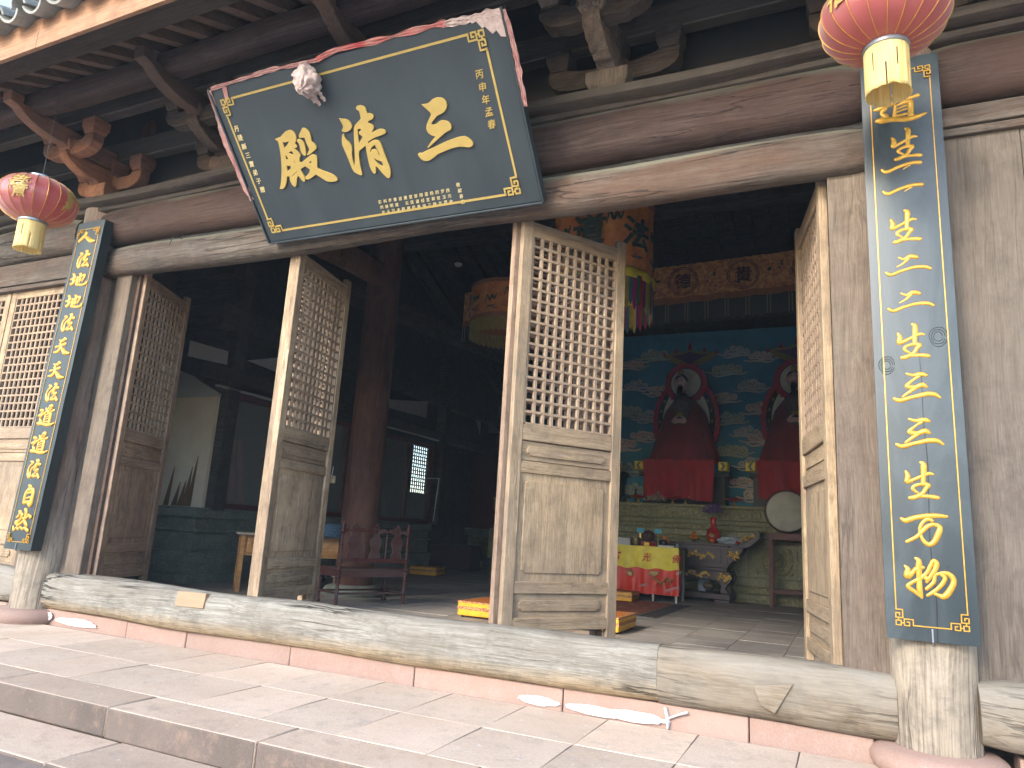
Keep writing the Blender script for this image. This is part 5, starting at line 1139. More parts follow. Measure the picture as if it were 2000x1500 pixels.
# ---- carpet
cp = thing('carpet', 'worn red patterned carpet with dark key border before the altar', 'carpet', (-2.36, 5.68, 0))
obj('pile', MB().box(-1.9, -.30, .02, 2.55, .002, .010), plain('red_carpet_pile', (.24,.035,.025), .95, c2=(.36,.12,.06), scale=11), cp)
obj('border', MB().box(-1.9, -.0, -.0, .02, .002, .008).box(-.30, 0, .02, 2.55, .002, .009).box(-1.9, 0, 2.55, 2.6, .002, .008), plain('grey_carpet_border', (.17,.15,.14), .95), cp)
kb = MB()
for k in range(20):
    for q in range(3): kb.box(-.24+.08*q, -.185+.08*q, .06+.125*k, .145+.125*k, .009, .012)
struct(obj('key_pattern', kb, plain('black_carpet_pattern', (.02,.018,.018), .95), cp), 'stuff')
fl = MB(); rr = random.Random(3)
for k in range(8):
    for q in range(4): fl.ico((-1.7+.4*q+.1*(k % 2), .2+.3*k, .010), .045, 1, (1.6, .8, .05))
struct(obj('carpet_flowers', fl, plain('ochre_carpet_motif', (.50,.28,.10), .95), cp), 'stuff')
# ================================================================== FURNITURE AND OFFERINGS
def turned(h, r, knobs, n=14, z0=0.0, base=.6):
    pr = []
    m = 60
    for k in range(m+1):
        z = h*k/m; q = base
        for kz, kw, kr in knobs: q = max(q, kr*math.exp(-((z-kz)/kw)**2)) if kr > base else min(q, kr+ (base-kr)*(1-math.exp(-((z-kz)/kw)**2)))
        pr.append((r*q, z0+z))
    return pr
be = thing('carved_bench', 'dark red carved bench with violin-shaped splats and turned posts behind the sill', 'bench', (-5.83, 3.27, 0), rad(66.5))
for x in (0, 1.0):
    pr = turned(.42, .030, [(.02,.03,1.2),(.09,.02,.75),(.30,.012,1.25),(.335,.012,1.3),(.40,.03,1.25)], base=.75)
    obj('leg', MB().lathe(pr, 14, (x, 0, 0)), W_BENCH, be, smooth=60)
    pr = turned(.60, .028, [(.03,.03,1.3),(.12,.018,1.2),(.16,.012,1.25),(.32,.012,1.3),(.35,.012,1.2),(.47,.012,1.25),(.50,.02,1.15)], base=.62, z0=.42)
    pr = pr[:-8]+[(.022, .94), (.030, .955), (.020, .975), (.024, .99), (.016, 1.01), (.006, 1.045), (.001, 1.06)]
    obj('back_post', MB().lathe(pr, 14, (x, 0, 0)), W_BENCH, be, smooth=60)
    pr = turned(.42, .028, [(.02,.03,1.25),(.30,.012,1.25),(.335,.012,1.3),(.40,.03,1.25)], base=.75)
    obj('leg', MB().lathe(pr, 14, (x, .48, 0)), W_BENCH, be, smooth=60)
obj('seat', MB().box(-.03, 1.03, -.02, .50, .425, .45), W_BENCH, be, bevel=.006)
obj('apron', MB().box(.02, .98, -.012, .012, .345, .424).box(.02, .98, .468, .492, .345, .424).box(-.012, .012, .02, .47, .345, .424).box(.988, 1.012, .02, .47, .345, .424), W_BENCH, be, bevel=.004)
obj('stretcher', MB().box(.02, .98, -.01, .01, .13, .155).box(.02, .98, .47, .49, .13, .155).box(-.01, .01, .02, .47, .135, .16).box(.99, 1.01, .02, .47, .135, .16), W_BENCH, be, bevel=.003)
obj('back_rail', MB().box(.02, .98, -.014, .014, .525, .585), W_BENCH, be, bevel=.004)
vio = [(-.085,.585),(.085,.585),(.088,.62),(.070,.66),(.058,.69),(.075,.73),(.092,.78),(.080,.83),(.050,.86),(.042,.89),(.060,.925),(.030,.935),(0,.90),(-.030,.935),(-.060,.925),(-.042,.89),(-.050,.86),(-.080,.83),(-.092,.78),(-.075,.73),(-.058,.69),(-.070,.66),(-.088,.62)]
for x in (.17, .50, .83):
    obj('splat', MB().prism([(x+a, b_) for a, b_ in vio], -.010, .010), W_BENCH, be, bevel=.003, seg=1)
    f_ = MB(); 
    for dx_, dz_, r in ((0, .09, .026), (-.032, .055, .024), (.032, .055, .024), (0, .04, .020)): f_.ico((x+dx_, 0, .915+dz_), r, 2, (1, .55, 1))
    obj('trefoil_finial', f_, W_BENCH, be, smooth=70)
for x in (.335, .665):
    obj('spindle', MB().lathe(turned(.34, .015, [(.05,.012,1.3),(.08,.01,1.1),(.17,.03,1.1),(.27,.012,1.3)], base=.6, z0=.585), 10, (x, 0, 0)), W_BENCH, be, smooth=60)
for a, b_ in ((.03, .16), (.19, .49), (.52, .82), (.85, .985)):
    pts = []; w = b_-a; nn = 14
    for k in range(nn+1):
        t = k/nn; pts.append((a+w*t, .925+.045*abs(math.sin(math.pi*2*t))**.6*(1 if w > .2 else .6)-.0))
    lo = [(a+w*(1-k/nn), .885+.035*math.sin(math.pi*k/nn)) for k in range(nn+1)]
    obj('crest_rail', MB().prism(pts+lo, -.014, .014), W_BENCH, be, bevel=.003, seg=1)
# desk
dk = thing('writing_desk', 'orange-brown wooden writing desk behind the bench, carrying a blue basin', 'desk', (-7.62, 3.36, 0), rad(48))
obj('desktop', MB().box(-.05, 1.60, -.04, .60, .775, .805), plain('worn_desktop', (.40,.34,.27), .6, var=.25, scale=10, stretch=(.3,1,1)), dk, bevel=.005)
for x, y in ((.03, .03), (1.50, .03), (.03, .53), (1.50, .53)): obj('leg', MB().box(x-.03, x+.03, y-.03, y+.03, 0, .774), W_DESK, dk, bevel=.004)
obj('apron', MB().box(.06, 1.47, .015, .03, .50, .774).box(.06, 1.47, .53, .55, .50, .774).box(.02, .035, .06, .50, .50, .774).box(1.50, 1.515, .06, .50, .50, .774), W_DESK, dk, bevel=.003)
for x in (.09, .56, 1.03): obj('drawer', MB().box(x, x+.41, -.002, .018, .535, .745), W_DESK, dk, bevel=.008); obj('drawer_panel', MB().box(x+.04, x+.37, -.006, -.002, .575, .705), W_DESK, dk, bevel=.003)
bs = thing('blue_basin', 'dark blue patterned metal basin standing on the desk', 'basin', (-6.85, 4.32, .806))
BB = plain('blue_enamel', (.02,.05,.09), .25, .3, c2=(.10,.17,.24), scale=60, spread=(.5,.6))
o = obj('wall', MB().lathe([(.255, 0), (.285, .10), (.295, .195), (.300, .20), (.288, .20), (.275, .10), (.245, .012), (.02, .01)], 40), BB, bs, smooth=50); obj('rim', MB().lathe([(.296, .19), (.306, .197), (.300, .207), (.290, .2)], 40), GREYB, bs, smooth=60)
it = thing('paper_sheets', 'loose papers and a small brown pot on the desk edge', 'papers', (-7.05, 4.0, .806), rad(48))
obj('sheet', MB().box(-.1, .12, -.12, .05, 0, .008), PAPER, it); obj('pot', MB().lathe([(.03, .008), (.04, .03), (.028, .06), (.03, .075)], 14, (.05, -.05, 0)), W_ALTAR, it, smooth=60)
tr = thing('wooden_tray', 'small brown wooden rack on the left end of the desk', 'rack', (-7.45, 3.62, .806), rad(48))
obj('rail', MB().tube([(-.10, 0, .06), (-.05, 0, .085), (.10, 0, .085), (.16, 0, .06)], .014, 8), W_DARKY, tr, smooth=60); obj('post', MB().box(-.09, -.07, -.01, .01, 0, .06).box(.13, .15, -.01, .01, 0, .06).box(.03, .045, -.01, .01, 0, .08), W_DARKY, tr)
BAMB = plain('grey_bamboo', (.32,.26,.17), .6, var=.35, scale=18)
bc = thing('bamboo_chair', 'small pale bamboo chair tucked under the left end of the desk', 'chair', (-7.62, 3.78, 0), rad(20))
for x, y in ((0, 0), (.30, 0), (0, .30), (.30, .30)): obj('leg', MB().tube([(x, y, 0), (x, y, .40 if y > .1 else .48)], .017, 8), BAMB, bc, smooth=60)
for z in (.13, .24, .34): obj('rung', MB().tube([(0, 0, z), (.30, 0, z)], .012, 8).tube([(0, .0, z+.02), (0, .30, z+.02)], .012, 8), BAMB, bc, smooth=60)
obj('seat', MB().box(-.02, .32, -.02, .32, .38, .405), BAMB, bc, bevel=.008)
obj('node_ring', MB().lathe([(.017, .2), (.022, .205), (.017, .21)], 10).lathe([(.017, .44), (.023, .45), (.017, .46)], 10, (.3, 0, 0)), BAMB, bc, smooth=40)
bx_ = thing('beige_box', 'beige cardboard box on the floor seen under the bench', 'box', (-6.75, 4.85, 0), rad(25)); obj('body', MB().box(-.28, .28, -.14, .14, 0, .26), plain('cardboard', (.44,.36,.24), .85), bx_, bevel=.006); obj('flap', MB().box(-.28, .28, -.30, -.14, .235, .243), plain('cardboard_flap', (.46,.38,.26), .85), bx_)
bg_ = thing('black_bag', 'crumpled black bag beside the beige box under the desk', 'bag', (-7.25, 4.55, 0)); obj('body', MB().ico((0, 0, .14), .17, 3, (1.1, .9, .85), lambda p: .18*mnoise.noise(p*3)), GREYB, bg_, smooth=70)
tg = thing('wooden_tag', 'small wooden tag hanging from the edge of the edge-on door leaf', 'tag', (-4.305, 1.035, 1.40))
obj('tag_block', MB().box(-.045, .045, -.012, .012, -.035, .035), W_DOORX, tg, bevel=.006); obj('string', MB().tube([(0, 0, .03), (.01, 0, .12)], .003, 5), PAPER, tg)
nl = thing('iron_nail', 'long rusty nail sticking out under the upper beam left of the plaque', 'nail', (-5.42, -.11, 3.47)); obj('shank', MB().tube([(0, .1, 0), (-.0, -.04, -.0), (.07, -.12, -.14)], .004, 6), GREYB, nl)

# drum on its stand
DS = (-.96, 9.72)
st = thing('drum_stand', 'plain reddish wooden stand carrying the big drum beside the altar', 'stand', (DS[0], DS[1], 0))
RDW = plain('red_brown_stand_wood', (.16,.06,.045), .6, var=.3)
for x in (-.27, .40):
    for y in (0, .34): obj('leg', MB().box(x-.035, x+.035, y-.035, y+.035, 0, 1.30), RDW, st, bevel=.005)
obj('rail', MB().box(-.235, .365, -.02, .02, .24, .30), RDW, st, bevel=.004); obj('rail', MB().box(-.235, .365, .32, .36, .24, .30), RDW, st, bevel=.004)
obj('top_rail', MB().box(-.30, .43, -.04, .05, 1.18, 1.30), RDW, st, bevel=.005); obj('top_rail', MB().box(-.30, .43, .30, .38, 1.18, 1.30), RDW, st, bevel=.005)
dr = thing('drum', 'big round drum with pale skin facing the door, on a red wooden stand', 'drum', (DS[0]+.01, DS[1]+.10, 1.695)); dr.rotation_euler = (rad(92), 0, rad(4))
obj('barrel', MB().lathe([(.335, -.28), (.36, -.24), (.395, -.0), (.36, .24), (.335, .28)], 48), plain('dark_drum_shell', (.07,.03,.025), .4), dr, smooth=50)
obj('skin', MB().lathe([(.0, .292), (.33, .286), (.352, .272), (.358, .24), (.352, .238)], 48), DRUMSK, dr, smooth=40)
sm_ = MB()
for k in range(48): t = 2*math.pi*k/48; sm_.ico((.364*math.cos(t), .364*math.sin(t), .245), .008, 1)
struct(obj('stud', sm_, GOLDB, dr), 'stuff')

# altar table with gilt carving
at_ = thing('altar_table', 'purple-brown altar table with gilt leaf carving and upturned scroll end', 'altar table', (-1.98, 9.54, 0))
D = .62
obj('top', MB().box(-1.75, .20, -.04, D+.04, 1.01, 1.055), W_ALTAR, at_, bevel=.008)
sc_ = [(.12,1.01),(.30,1.03),(.42,1.10),(.50,1.20),(.56,1.27),(.60,1.25),(.62,1.20),(.585,1.175),(.60,1.23)]
scr = catmull([(.08,1.03),(.26,1.04),(.38,1.11),(.45,1.20),(.50,1.285),(.56,1.30),(.59,1.25),(.56,1.205)], 5)
lo = [(a+.035, b_-.05-.03*min(1, k/10)) for k, (a, b_) in enumerate(scr)][::-1]
obj('scroll_end', MB().prism(scr+[(.60,1.20)]+[(.50,1.10),(.40,1.02),(.26,.985),(.08,.985)], -.04, D+.04), W_ALTAR, at_, bevel=.008)
obj('drawer_case', MB().box(-1.6, .02, .0, D, .62, 1.008), W_ALTAR, at_, bevel=.006)
obj('side_bracket', MB().prism([(.02,1.0),(.30,.99),(.24,.88),(.15,.78),(.06,.70),(.02,.64)], .0, D), W_ALTAR, at_, bevel=.008)
obj('panel_frame', MB().box(-.75, -.10, -.012, 0, .70, .72).box(-.75, -.10, -.012, 0, .93, .95).box(-.12, -.10, -.012, 0, .72, .93).box(-.75, -.73, -.012, 0, .72, .93), W_ALTAR, at_, bevel=.002)
obj('waist', MB().box(-1.58, .0, .03, D-.03, .56, .618), W_ALTAR, at_, bevel=.004)
obj('apron', MB().prism([(-1.6,.56),(.02,.56),(.04,.50),(.04,.42),(-.08,.38),(-.3,.40),(-1.6,.40)], -.03, .0), W_ALTAR, at_, bevel=.008)
for y0 in (-.035, D-.09):
    obj('leg', MB().prism([(-.12,.56),(.05,.56),(.09,.46),(.07,.36),(-.01,.30),(-.07,.24),(-.09,.17),(.03,.17),(.05,.22),(.0,.255),(.03,.29),(-.1,.40)] if False else [(-.14,.56),(.05,.56),(.09,.47),(.075,.37),(.01,.31),(-.02,.25),(.03,.20),(.02,.165),(-.11,.165),(-.12,.22),(-.10,.30),(-.14,.38)], y0, y0+.12), W_ALTAR, at_, bevel=.01)
    obj('leg', MB().box(-1.58, -1.46, y0, y0+.12, .165, .56), W_ALTAR, at_, bevel=.01)
obj('side_apron', MB().box(.0, .05, .08, D-.08, .38, .56), W_ALTAR, at_, bevel=.01)
obj('base_frame', MB().box(-1.65, .06, -.06, D+.06, .06, .165).box(-1.65, -1.4, -.06, .1, 0, .06).box(-.22, .06, -.06, .1, 0, .06).box(-.22, .06, D-.1, D+.06, 0, .06), W_ALTAR, at_, bevel=.01)
def leafage(x0, x1, z0, z1, seed, n=9, y=-.012, r=.05):
    rr = random.Random(seed); mb = MB(); w = x1-x0; h = z1-z0
    sp = catmull([(x0, y, (z0+z1)/2), (x0+w*.25, y, z0+h*.75), (x0+w*.5, y, z0+h*.3), (x0+w*.75, y, z0+h*.7), (x1, y, z0+h*.45)], 6)
    mb.tube(sp, [.016]*len(sp), 6, flat=.6)
    for k in range(n):
        i = int((k+.5)/n*(len(sp)-1)); p = Vector(sp[i]); a = rr.uniform(0, 6.28); s_ = 1 if k % 2 else -1
        for q in range(3):
            b_ = a+(q-1)*.55; L = r*rr.uniform(.9, 1.6)
            e_ = p+Vector((math.cos(b_)*L, -.006, s_*abs(math.sin(b_))*L*.9)); e_.z = min(z1, max(z0, e_.z)); e_.x = min(x1, max(x0, e_.x)); m2 = (p+e_)/2+Vector((0, -.008, 0))
            mb.tube([p, m2, e_], [.012, .026, .004], 6, flat=.6)
    return mb
obj('gilt_leaves', leafage(-.69, -.20, .735, .92, 3, 13), GOLDA, at_, smooth=60)
obj('gilt_dragon', leafage(-.72, -.28, .42, .555, 4, 15, -.038, .05), GOLDA, at_, smooth=60)
obj('gilt_leaves', leafage(.03, .22, .72, .97, 5, 9, -.012, .045), GOLDA, at_, smooth=60)
obj('gilt_leaves', leafage(-.15, .08, .33, .55, 6, 14, -.048, .05), GOLDA, at_, smooth=60)
m_ = leafage(.24, .50, 1.05, 1.24, 8, 12, -.048, .03); m_.v = [(a, b_, 1.03+(c-1.03)*.8+(a-.24)*.35) for a, b_, c in m_.v]; obj('gilt_leaves', m_, GOLDA, at_, smooth=60)
bu = thing('brass_burner', 'small brass incense pot on the foot board of the altar table', 'incense burner', (-2.33, 9.72, .166))
obj('pot', MB().lathe([(.02, .03), (.09, .06), (.115, .11), (.10, .155), (.085, .165), (.09, .175), (.07, .175)], 20), plain('aged_brass', (.22,.16,.09), .45, .6), bu, smooth=60)
for a in (0, 2.1, 4.2): obj('foot', MB().tube([(.06*math.cos(a), .06*math.sin(a), .05), (.08*math.cos(a), .08*math.sin(a), 0)], .012, 6), GREYB, bu)
obj('handle', MB().tube([(.08, 0, .17), (.13, 0, .19), (.13, 0, .13), (.10, 0, .11)], .008, 6), GREYB, bu)
gs = thing('grey_slab', 'grey stone tile leaning behind the brass incense pot', 'tile', (-2.45, 9.86, .166)); obj('slab', MB().box(-.10, .10, 0, .02, 0, .22), BAG, gs)

# cloth-covered table
ct_ = thing('offering_table', 'white-legged offering table before the altar hidden by a cloth', 'table', (-2.66, 8.5, 0))
for x, y in ((-.02, .03), (-.42, .03), (-1.7, .03), (-.02, .6)): obj('leg', MB().box(x-.02, x+.02, y-.02, y+.02, 0, .90), plain('cream_leg_paint', (.45,.43,.36), .6), ct_)
obj('tabletop', MB().box(-1.8, .02, 0, .65, .895, .925), W_ALTAR, ct_, bevel=.004)
obj('side_panel', MB().box(.02, .03, .02, .30, .42, .90), plain('ochre_side_cloth', (.36,.22,.07), .8), ct_)
tc_ = thing('table_cloth', 'yellow over red embroidered silk cloth hanging from the offering table', 'cloth', (-2.66, 8.5, 0))
def cf(x0, x1, z0, z1, amp, off, sd, sag=0.0):
    def fn(a, b_):
        x = x0+(x1-x0)*a; fr_ = 1-b_
        return (x, -off-amp*(.25+fr_)*(math.sin(x*23+sd+.7*math.sin(x*9))+.5*mnoise.noise((x*12, fr_*1.5, sd))), z0+(z1-z0)*b_-sag*math.sin(a*math.pi*5)**2*(1-b_))
    return fn
obj('red_skirt', MB().grid(150, 16, cf(-1.8, .035, .12, .62, .020, .02, 1)), plain('scarlet_silk', (.68,.035,.012), .45, var=.15, scale=5), tc_, smooth=80)
obj('yellow_valance', MB().grid(150, 8, cf(-1.8, .03, .565, .932, .010, .045, 4, .03)), YELC, tc_, smooth=80)
obj('side_drop', MB().grid(10, 12, lambda a, b_: (.035-.0+.01*math.sin(b_*9+a*12), .0+.22*a, .14+.47*b_)), REDC, tc_, smooth=80)
obj('side_fringe', MB().grid(12, 8, lambda a, b_: (.045+.008*math.sin(a*20), .0+.26*a, .50+.42*b_)), plain('brown_gold_side', (.30,.19,.06), .7), tc_, smooth=80)
for ch, x in (('佛', .0), ('光', -.53), ('普', -1.06), ('照', -1.6)):
    me = text_mesh(ch, .155, .003, .25, .0015); me.materials.append(plain('red_thread', (.60,.02,.015), .7)); obj('character', me, None, tc_, (x, -.068, .745), (rad(90), 0, 0))
# dragon and pearl embroidery
dg_ = MB(); P0 = [(-.46,-.06,.46),(-.40,-.065,.40),(-.33,-.065,.36),(-.28,-.065,.33),(-.22,-.065,.36),(-.16,-.065,.42),(-.10,-.065,.38),(-.06,-.065,.40),(-.01,-.065,.385)]
C_ = catmull(P0, 5); dg_.tube(C_, [.042*(1-.6*i/len(C_)) for i in range(len(C_))], 7, flat=.4)
dg_.ico((-.40, -.065, .475), .062, 2, (1.5, .3, .7), lambda p: .4*mnoise.noise(p*4))
for a, b_ in (((-.42,.50),(-.47,.53)), ((-.38,.50),(-.30,.52)), ((-.33,.36),(-.37,.29)), ((-.28,.33),(-.27,.25)), ((-.15,.42),(-.10,.30)), ((-.16,.40),(-.17,.31)), ((-.22,.35),(-.2,.27))):
    dg_.tube([(a[0],-.062,a[1]), ((a[0]+b_[0])/2+.02,-.066,(a[1]+b_[1])/2), (b_[0],-.062,b_[1])], [.020,.018,.009], 6, flat=.5)
obj('dragon_embroidery', dg_, plain('golden_tan_thread', (.60,.36,.14), .7, c2=(.40,.28,.14), scale=60), tc_, smooth=60)
pe = MB().ico((-.82, -.06, .44), .05, 2, (1.1, .3, .9))
for k in range(9): t = rad(20+17*k); pe.tube([(-.82+.05*math.cos(t), -.06, .44+.04*math.sin(t)), (-.82+.11*math.cos(t+.2), -.06, .44+.12*math.sin(t))], [.012, .002], 5, flat=.5)
obj('pearl_embroidery', pe, plain('pearl_thread', (.66,.46,.22), .7), tc_, smooth=60)
cl_ = MB()
for x, z in ((-.16,.20),(-.05,.24),(.02,.50),(-.6,.25)):
    for q in range(3): cl_.tube([(x+.03*q+.022*math.cos(t_*.9), -.062, z+.01*q+.022*math.sin(t_*.9)) for t_ in range(6)], .005, 5)
obj('cloud_embroidery', cl_, PAPER, tc_, smooth=60)
sh_ = plain('beige_shell_heap', (.30,.24,.19), .9, var=.5, scale=40, bump=.8)
# offerings
def orange_pile(label, x, y, z, n3, plate=True):
    t = thing('orange_pile', label, 'oranges', (x, y, z)); r = .040; pos = []
    if n3 == 4: pos = [(-.045,0,.09),(.045,0,.09),(0,.05,.09),(0,.02,.158)]
    elif n3 == 3: pos = [(-.04,0,.09),(.04,0,.09),(0,.02,.155)]
    else: pos = [(-.042,0,.09),(.042,0,.09)]
    for p in pos: obj('orange', MB().ico(p, r, 2, (1,1,.94)), ORFRUIT, t, smooth=80)
    obj('dish', MB().lathe([(.03, 0), (.012, .015), (.012, .03), (.085, .045), (.10, .055), (.085, .055), (.01, .042)], 20), GREYB, t, smooth=50)
orange_pile('two oranges on a dark dish at the left of the cloth table', -3.62, 8.75, .927, 2)
orange_pile('three stacked oranges on a dish behind the wooden fish', -2.98, 8.92, .94, 3)
orange_pile('pyramid of oranges on the altar table left of the red vase', -2.61, 9.75, 1.056, 4)
so = thing('orange', 'single orange at the foot of the red vase', 'orange', (-2.26, 9.66, 1.056)); obj('peel', MB().ico((0,0,.042), .042, 2), ORFRUIT, so, smooth=80)
bk = thing('book_stack', 'stack of grey paper booklets on the left of the cloth table', 'books', (-3.64, 8.62, .927))
for k in range(6): obj('booklet', MB().box(-.12, .12, -.08, .10, .022*k, .022*k+.019), PAPER, bk, rot=(0, 0, rad(RND.uniform(-6, 6))), bevel=.002, seg=1)
br_ = thing('brass_bowl', 'brass incense bowl on the cloth table', 'bowl', (-3.44, 8.66, .927)); obj('bowl', MB().lathe([(.05, 0), (.085, .015), (.095, .08), (.09, .13), (.10, .14), (.085, .14), (.08, .09), (.02, .08)], 24), plain('dull_brass', (.16,.11,.05), .4, .7), br_, smooth=50)
fs = thing('wooden_fish', 'dark round wooden fish drum resting on a red and yellow pad', 'wooden fish', (-3.205, 8.62, 1.00))
obj('shell', MB().ico((0, 0, .105), .12, 3, (1, .85, .92)), plain('dark_brown_lacquer', (.07,.035,.03), .35), fs, smooth=80); obj('slot', MB().box(-.08, .08, -.108, -.05, .085, .095), BLACKM, fs); obj('boss', MB().ico((0, -.10, .12), .025, 2), GREYB, fs, smooth=60)
pd = thing('ring_pad', 'red and yellow ring pad under the wooden fish', 'pad', (-3.205, 8.62, .927)); obj('pad', MB().lathe([(.10, .0), (.13, .02), (.13, .06), (.10, .085), (.02, .07)], 24), REDC, pd, smooth=60); obj('yellow_patch', MB().box(-.045, .045, -.134, -.10, .012, .07), YELC, pd)
for x, lab in ((-3.43, 'blue card on a stand behind the brass bowl'), (-3.10, 'blue card on a stand between the wooden fish and the oranges')):
    t = thing('blue_card', lab, 'card', (x, 8.90, .927)); obj('card', MB().box(-.065, .065, 0, .01, .24, .32), BLUECARD, t); obj('stick', MB().box(-.008, .008, .002, .012, 0, .24), GOLDB, t)
bw2 = thing('black_bowl', 'small shiny black bowl right of the wooden fish', 'bowl', (-2.93, 8.62, .94)); obj('bowl', MB().ico((0, 0, .06), .075, 3, (1, 1, .9)), plain('black_glaze', (.01,.012,.02), .1), bw2, smooth=80); obj('stand', MB().lathe([(.06, -.012), (.065, .012)], 16), GREYB, bw2)
wb = thing('white_booklet', 'flat white booklet with dark cover edge on the right of the cloth table', 'booklet', (-2.86, 8.6, .927)); obj('pages', MB().box(-.14, .13, -.08, .08, 0, .035), PAPER, wb, bevel=.003); obj('cover', MB().box(-.10, .14, -.07, .09, .0355, .047), GREYB, wb)
cu_ = thing('small_cup', 'small pale cup with a thin incense stick on the corner of the cloth table', 'cup', (-2.70, 8.68, .927)); obj('cup', MB().lathe([(.02, 0), (.03, .05), (.028, .075), (.02, .07)], 14), BAG, cu_, smooth=50); obj('stick', MB().tube([(0, 0, .05), (.0, 0, .32)], .002, 4), GOLDB, cu_)
va = thing('red_vase', 'tall-necked glossy red vase with violet flowers on the altar table', 'vase', (-2.26, 9.82, 1.056))
obj('body', MB().lathe([(.06, 0), (.075, .01), (.10, .05), (.138, .13), (.13, .20), (.09, .25), (.052, .30), (.048, .45), (.056, .475), (.045, .475)], 36), plain('red_glaze', (.50,.012,.012), .12, coat=.6, spec=.7), va, smooth=70)
obj('gold_motif', MB().ico((-.01, -.135, .14), .035, 2, (1.3, .25, 1.1), lambda p: .5*mnoise.noise(p*5)), GOLDM, va, smooth=60)
fm = MB(); rr = random.Random(8)
for k in range(420):
    a, e_ = rr.uniform(0, 6.28), rr.uniform(-.3, 1.5); r = rr.uniform(.05, .20); c = Vector((r*1.15*math.cos(a)*math.cos(e_), r*math.sin(a)*math.cos(e_), .60+r*.75*math.sin(e_)))
    s_ = rr.uniform(.008, .017); Mx = Matrix.Translation(c)@Euler((rr.uniform(0, 6), rr.uniform(0, 6), 0)).to_matrix().to_4x4(); fm.add([(-s_, -s_*.6, 0), (s_, -s_*.6, 0), (s_, s_*.6, s_*.4), (-s_, s_*.6, 0)], [(0, 1, 2, 3)], Mx)
struct(obj('petals', fm, VIOLET, va), 'stuff')
sm2 = MB()
for k in range(26): a = rr.uniform(0, 6.28); r = rr.uniform(.06, .24); sm2.tube([(0, 0, .45), (r*.4*math.cos(a), r*.4*math.sin(a), .55), (r*math.cos(a), r*math.sin(a), .6+rr.uniform(-.05, .15))], .002, 4)
obj('stems', sm2, plain('grey_stems', (.18,.17,.16), .8), va)
bgp = thing('plastic_bundle', 'crumpled grey-blue plastic bundle on the right of the altar table', 'bundle', (-1.93, 9.72, 1.056)); obj('bundle', MB().ico((0, 0, .045), .15, 4, (1.5, .7, .55), lambda p: .35*mnoise.noise(p*3)+.12*mnoise.noise(p*9)), BAG, bgp, smooth=50)
rf = thing('red_bud', 'small dark red flower beside the plastic bundle', 'flower', (-1.79, 9.62, 1.056)); obj('bloom', MB().ico((0, 0, .035), .04, 2, (1.2, 1, .8), lambda p: .3*mnoise.noise(p*5)), REDC, rf, smooth=60)
def plate(label, x, kind):
    t = thing('offering_plate', label, 'plate', (x, 10.52, 1.791))
    obj('stem', MB().lathe([(.055, 0), (.05, .012), (.018, .03), (.022, .055), (.014, .075), (.03, .095)], 18), GOLDB, t, smooth=50)
    if kind == 'red': obj('dish', MB().lathe([(.03, .09), (.14, .115), (.19, .14), (.185, .15), (.10, .125), (.01, .12)], 28), plain('red_lacquer_dish', (.45,.015,.02), .3), t, smooth=50); obj('offering', MB().ico((0, 0, .14), .09, 2, (1.2, 1, .4), lambda p: .3*mnoise.noise(p*5)), REDC, t, smooth=60)
    elif kind == 'orange':
        obj('dish', MB().lathe([(.03, .09), (.10, .11), (.12, .125), (.01, .115)], 24), GREYB, t, smooth=50)
        for dx_ in (-.06, .055): obj('orange', MB().ico((dx_, 0, .155), .045, 2), ORFRUIT, t, smooth=80)
    else: obj('dish', MB().lathe([(.03, .09), (.10, .11), (.12, .125), (.01, .115)], 24), GREYB, t, smooth=50)
plate('small dark plate on a brass stem at the left end of the altar plinth', -4.14, 'dark'); plate('red dish on a brass stem left of the beige heap', -3.91, 'red'); plate('red dish on a brass stem right of the beige heap', -3.19, 'red')
plate('dish of oranges on a brass stem on the altar plinth', -2.93, 'orange'); plate('red dish on a brass stem right of the violet flowers', -1.965, 'red')
hp = thing('offering_heap', 'beige bushy heap of dried flowers on the altar plinth below the central statue', 'dried flowers', (-3.53, 10.50, 1.79))
mb = MB(); rr = random.Random(4)
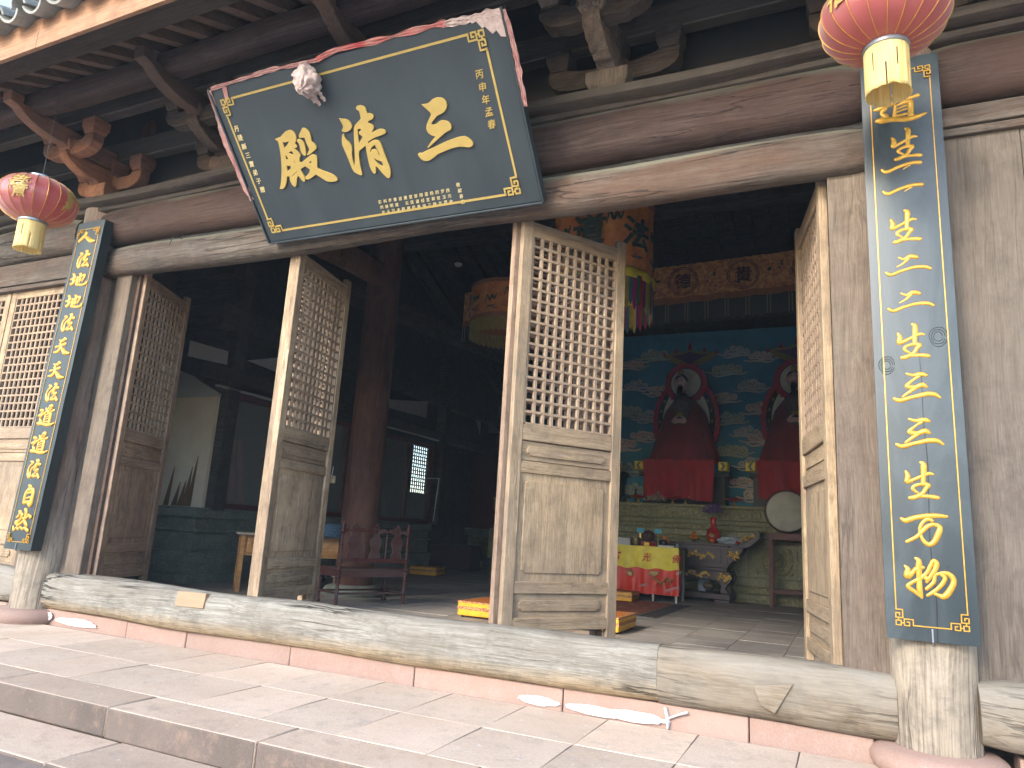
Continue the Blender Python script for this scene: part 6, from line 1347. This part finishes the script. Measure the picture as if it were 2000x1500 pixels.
for k in range(70): a = rr.uniform(0, 6.28); r = .20*rr.random()**.5; mb.ico((r*1.25*math.cos(a), r*.6*math.sin(a), .05+.22*(1-r/.24)*rr.random()+.02), rr.uniform(.03, .055), 1, (1, 1, .8), lambda p: .5*mnoise.noise(p*4+Vector((k, 0, 0))))
struct(obj('blooms', mb, sh_, hp, smooth=60), 'stuff')
cdl = thing('candle_holder', 'slim dark candle holder at the back of the altar plinth left end', 'candle holder', (-4.02, 10.72, 1.79)); obj('holder', MB().lathe([(.05, 0), (.02, .04), (.035, .10), (.02, .16), (.045, .19), (.02, .22), (.02, .32)], 14), GREYB, cdl, smooth=50)
# dark shelving beside the far pillar
sv = thing('dark_cabinet', 'low dark red cabinet in the gloom behind the bench', 'cabinet', (-9.3, 12.6, 0)); obj('body', MB().box(-.6, .6, -.3, .3, 0, .62), plain('gloomy_red', (.05,.012,.012), .6), sv, bevel=.01); obj('top', MB().box(-.63, .63, -.33, .33, .622, .65), W_BLACK, sv)

# ---- unseen wall added behind the camera to darken reflections in the glossy boards
cw_ = thing('added_reflection_wall', 'added low grey wall with tiled coping, unseen behind the viewer, darkening the board reflections', 'wall', (-3, -16, -.42))
obj('wall', MB().box(-22, 22, -.15, .15, 0, 2.5), plain('added_wall_grey', (.16,.16,.15), .9, scale=1.5), cw_)
obj('coping', MB().prism([(-.45, 2.5), (.45, 2.5), (.40, 2.6), (0, 2.95), (-.40, 2.6)], -22, 22, 'x'), TILE, cw_)
# ---- thin volume added for a lens-flare veil, lifts the darks
hz, nt_, b_ = newmat('flare_veil'); nt_.nodes.remove(b_); pv = nt_.nodes.new('ShaderNodeVolumePrincipled'); pv.inputs['Color'].default_value = (.72,.86,1.0,1); pv.inputs['Density'].default_value = .0016; pv.inputs['Anisotropy'].default_value = .0
nt_.links.new(pv.outputs[0], [x for x in nt_.nodes if x.type == 'OUTPUT_MATERIAL'][0].inputs['Volume'])
hb_ = obj('flare_veil_volume', MB().box(-63, 63, -63, 63, -1.7, 11.0), hz); hb_['kind'] = 'stuff'
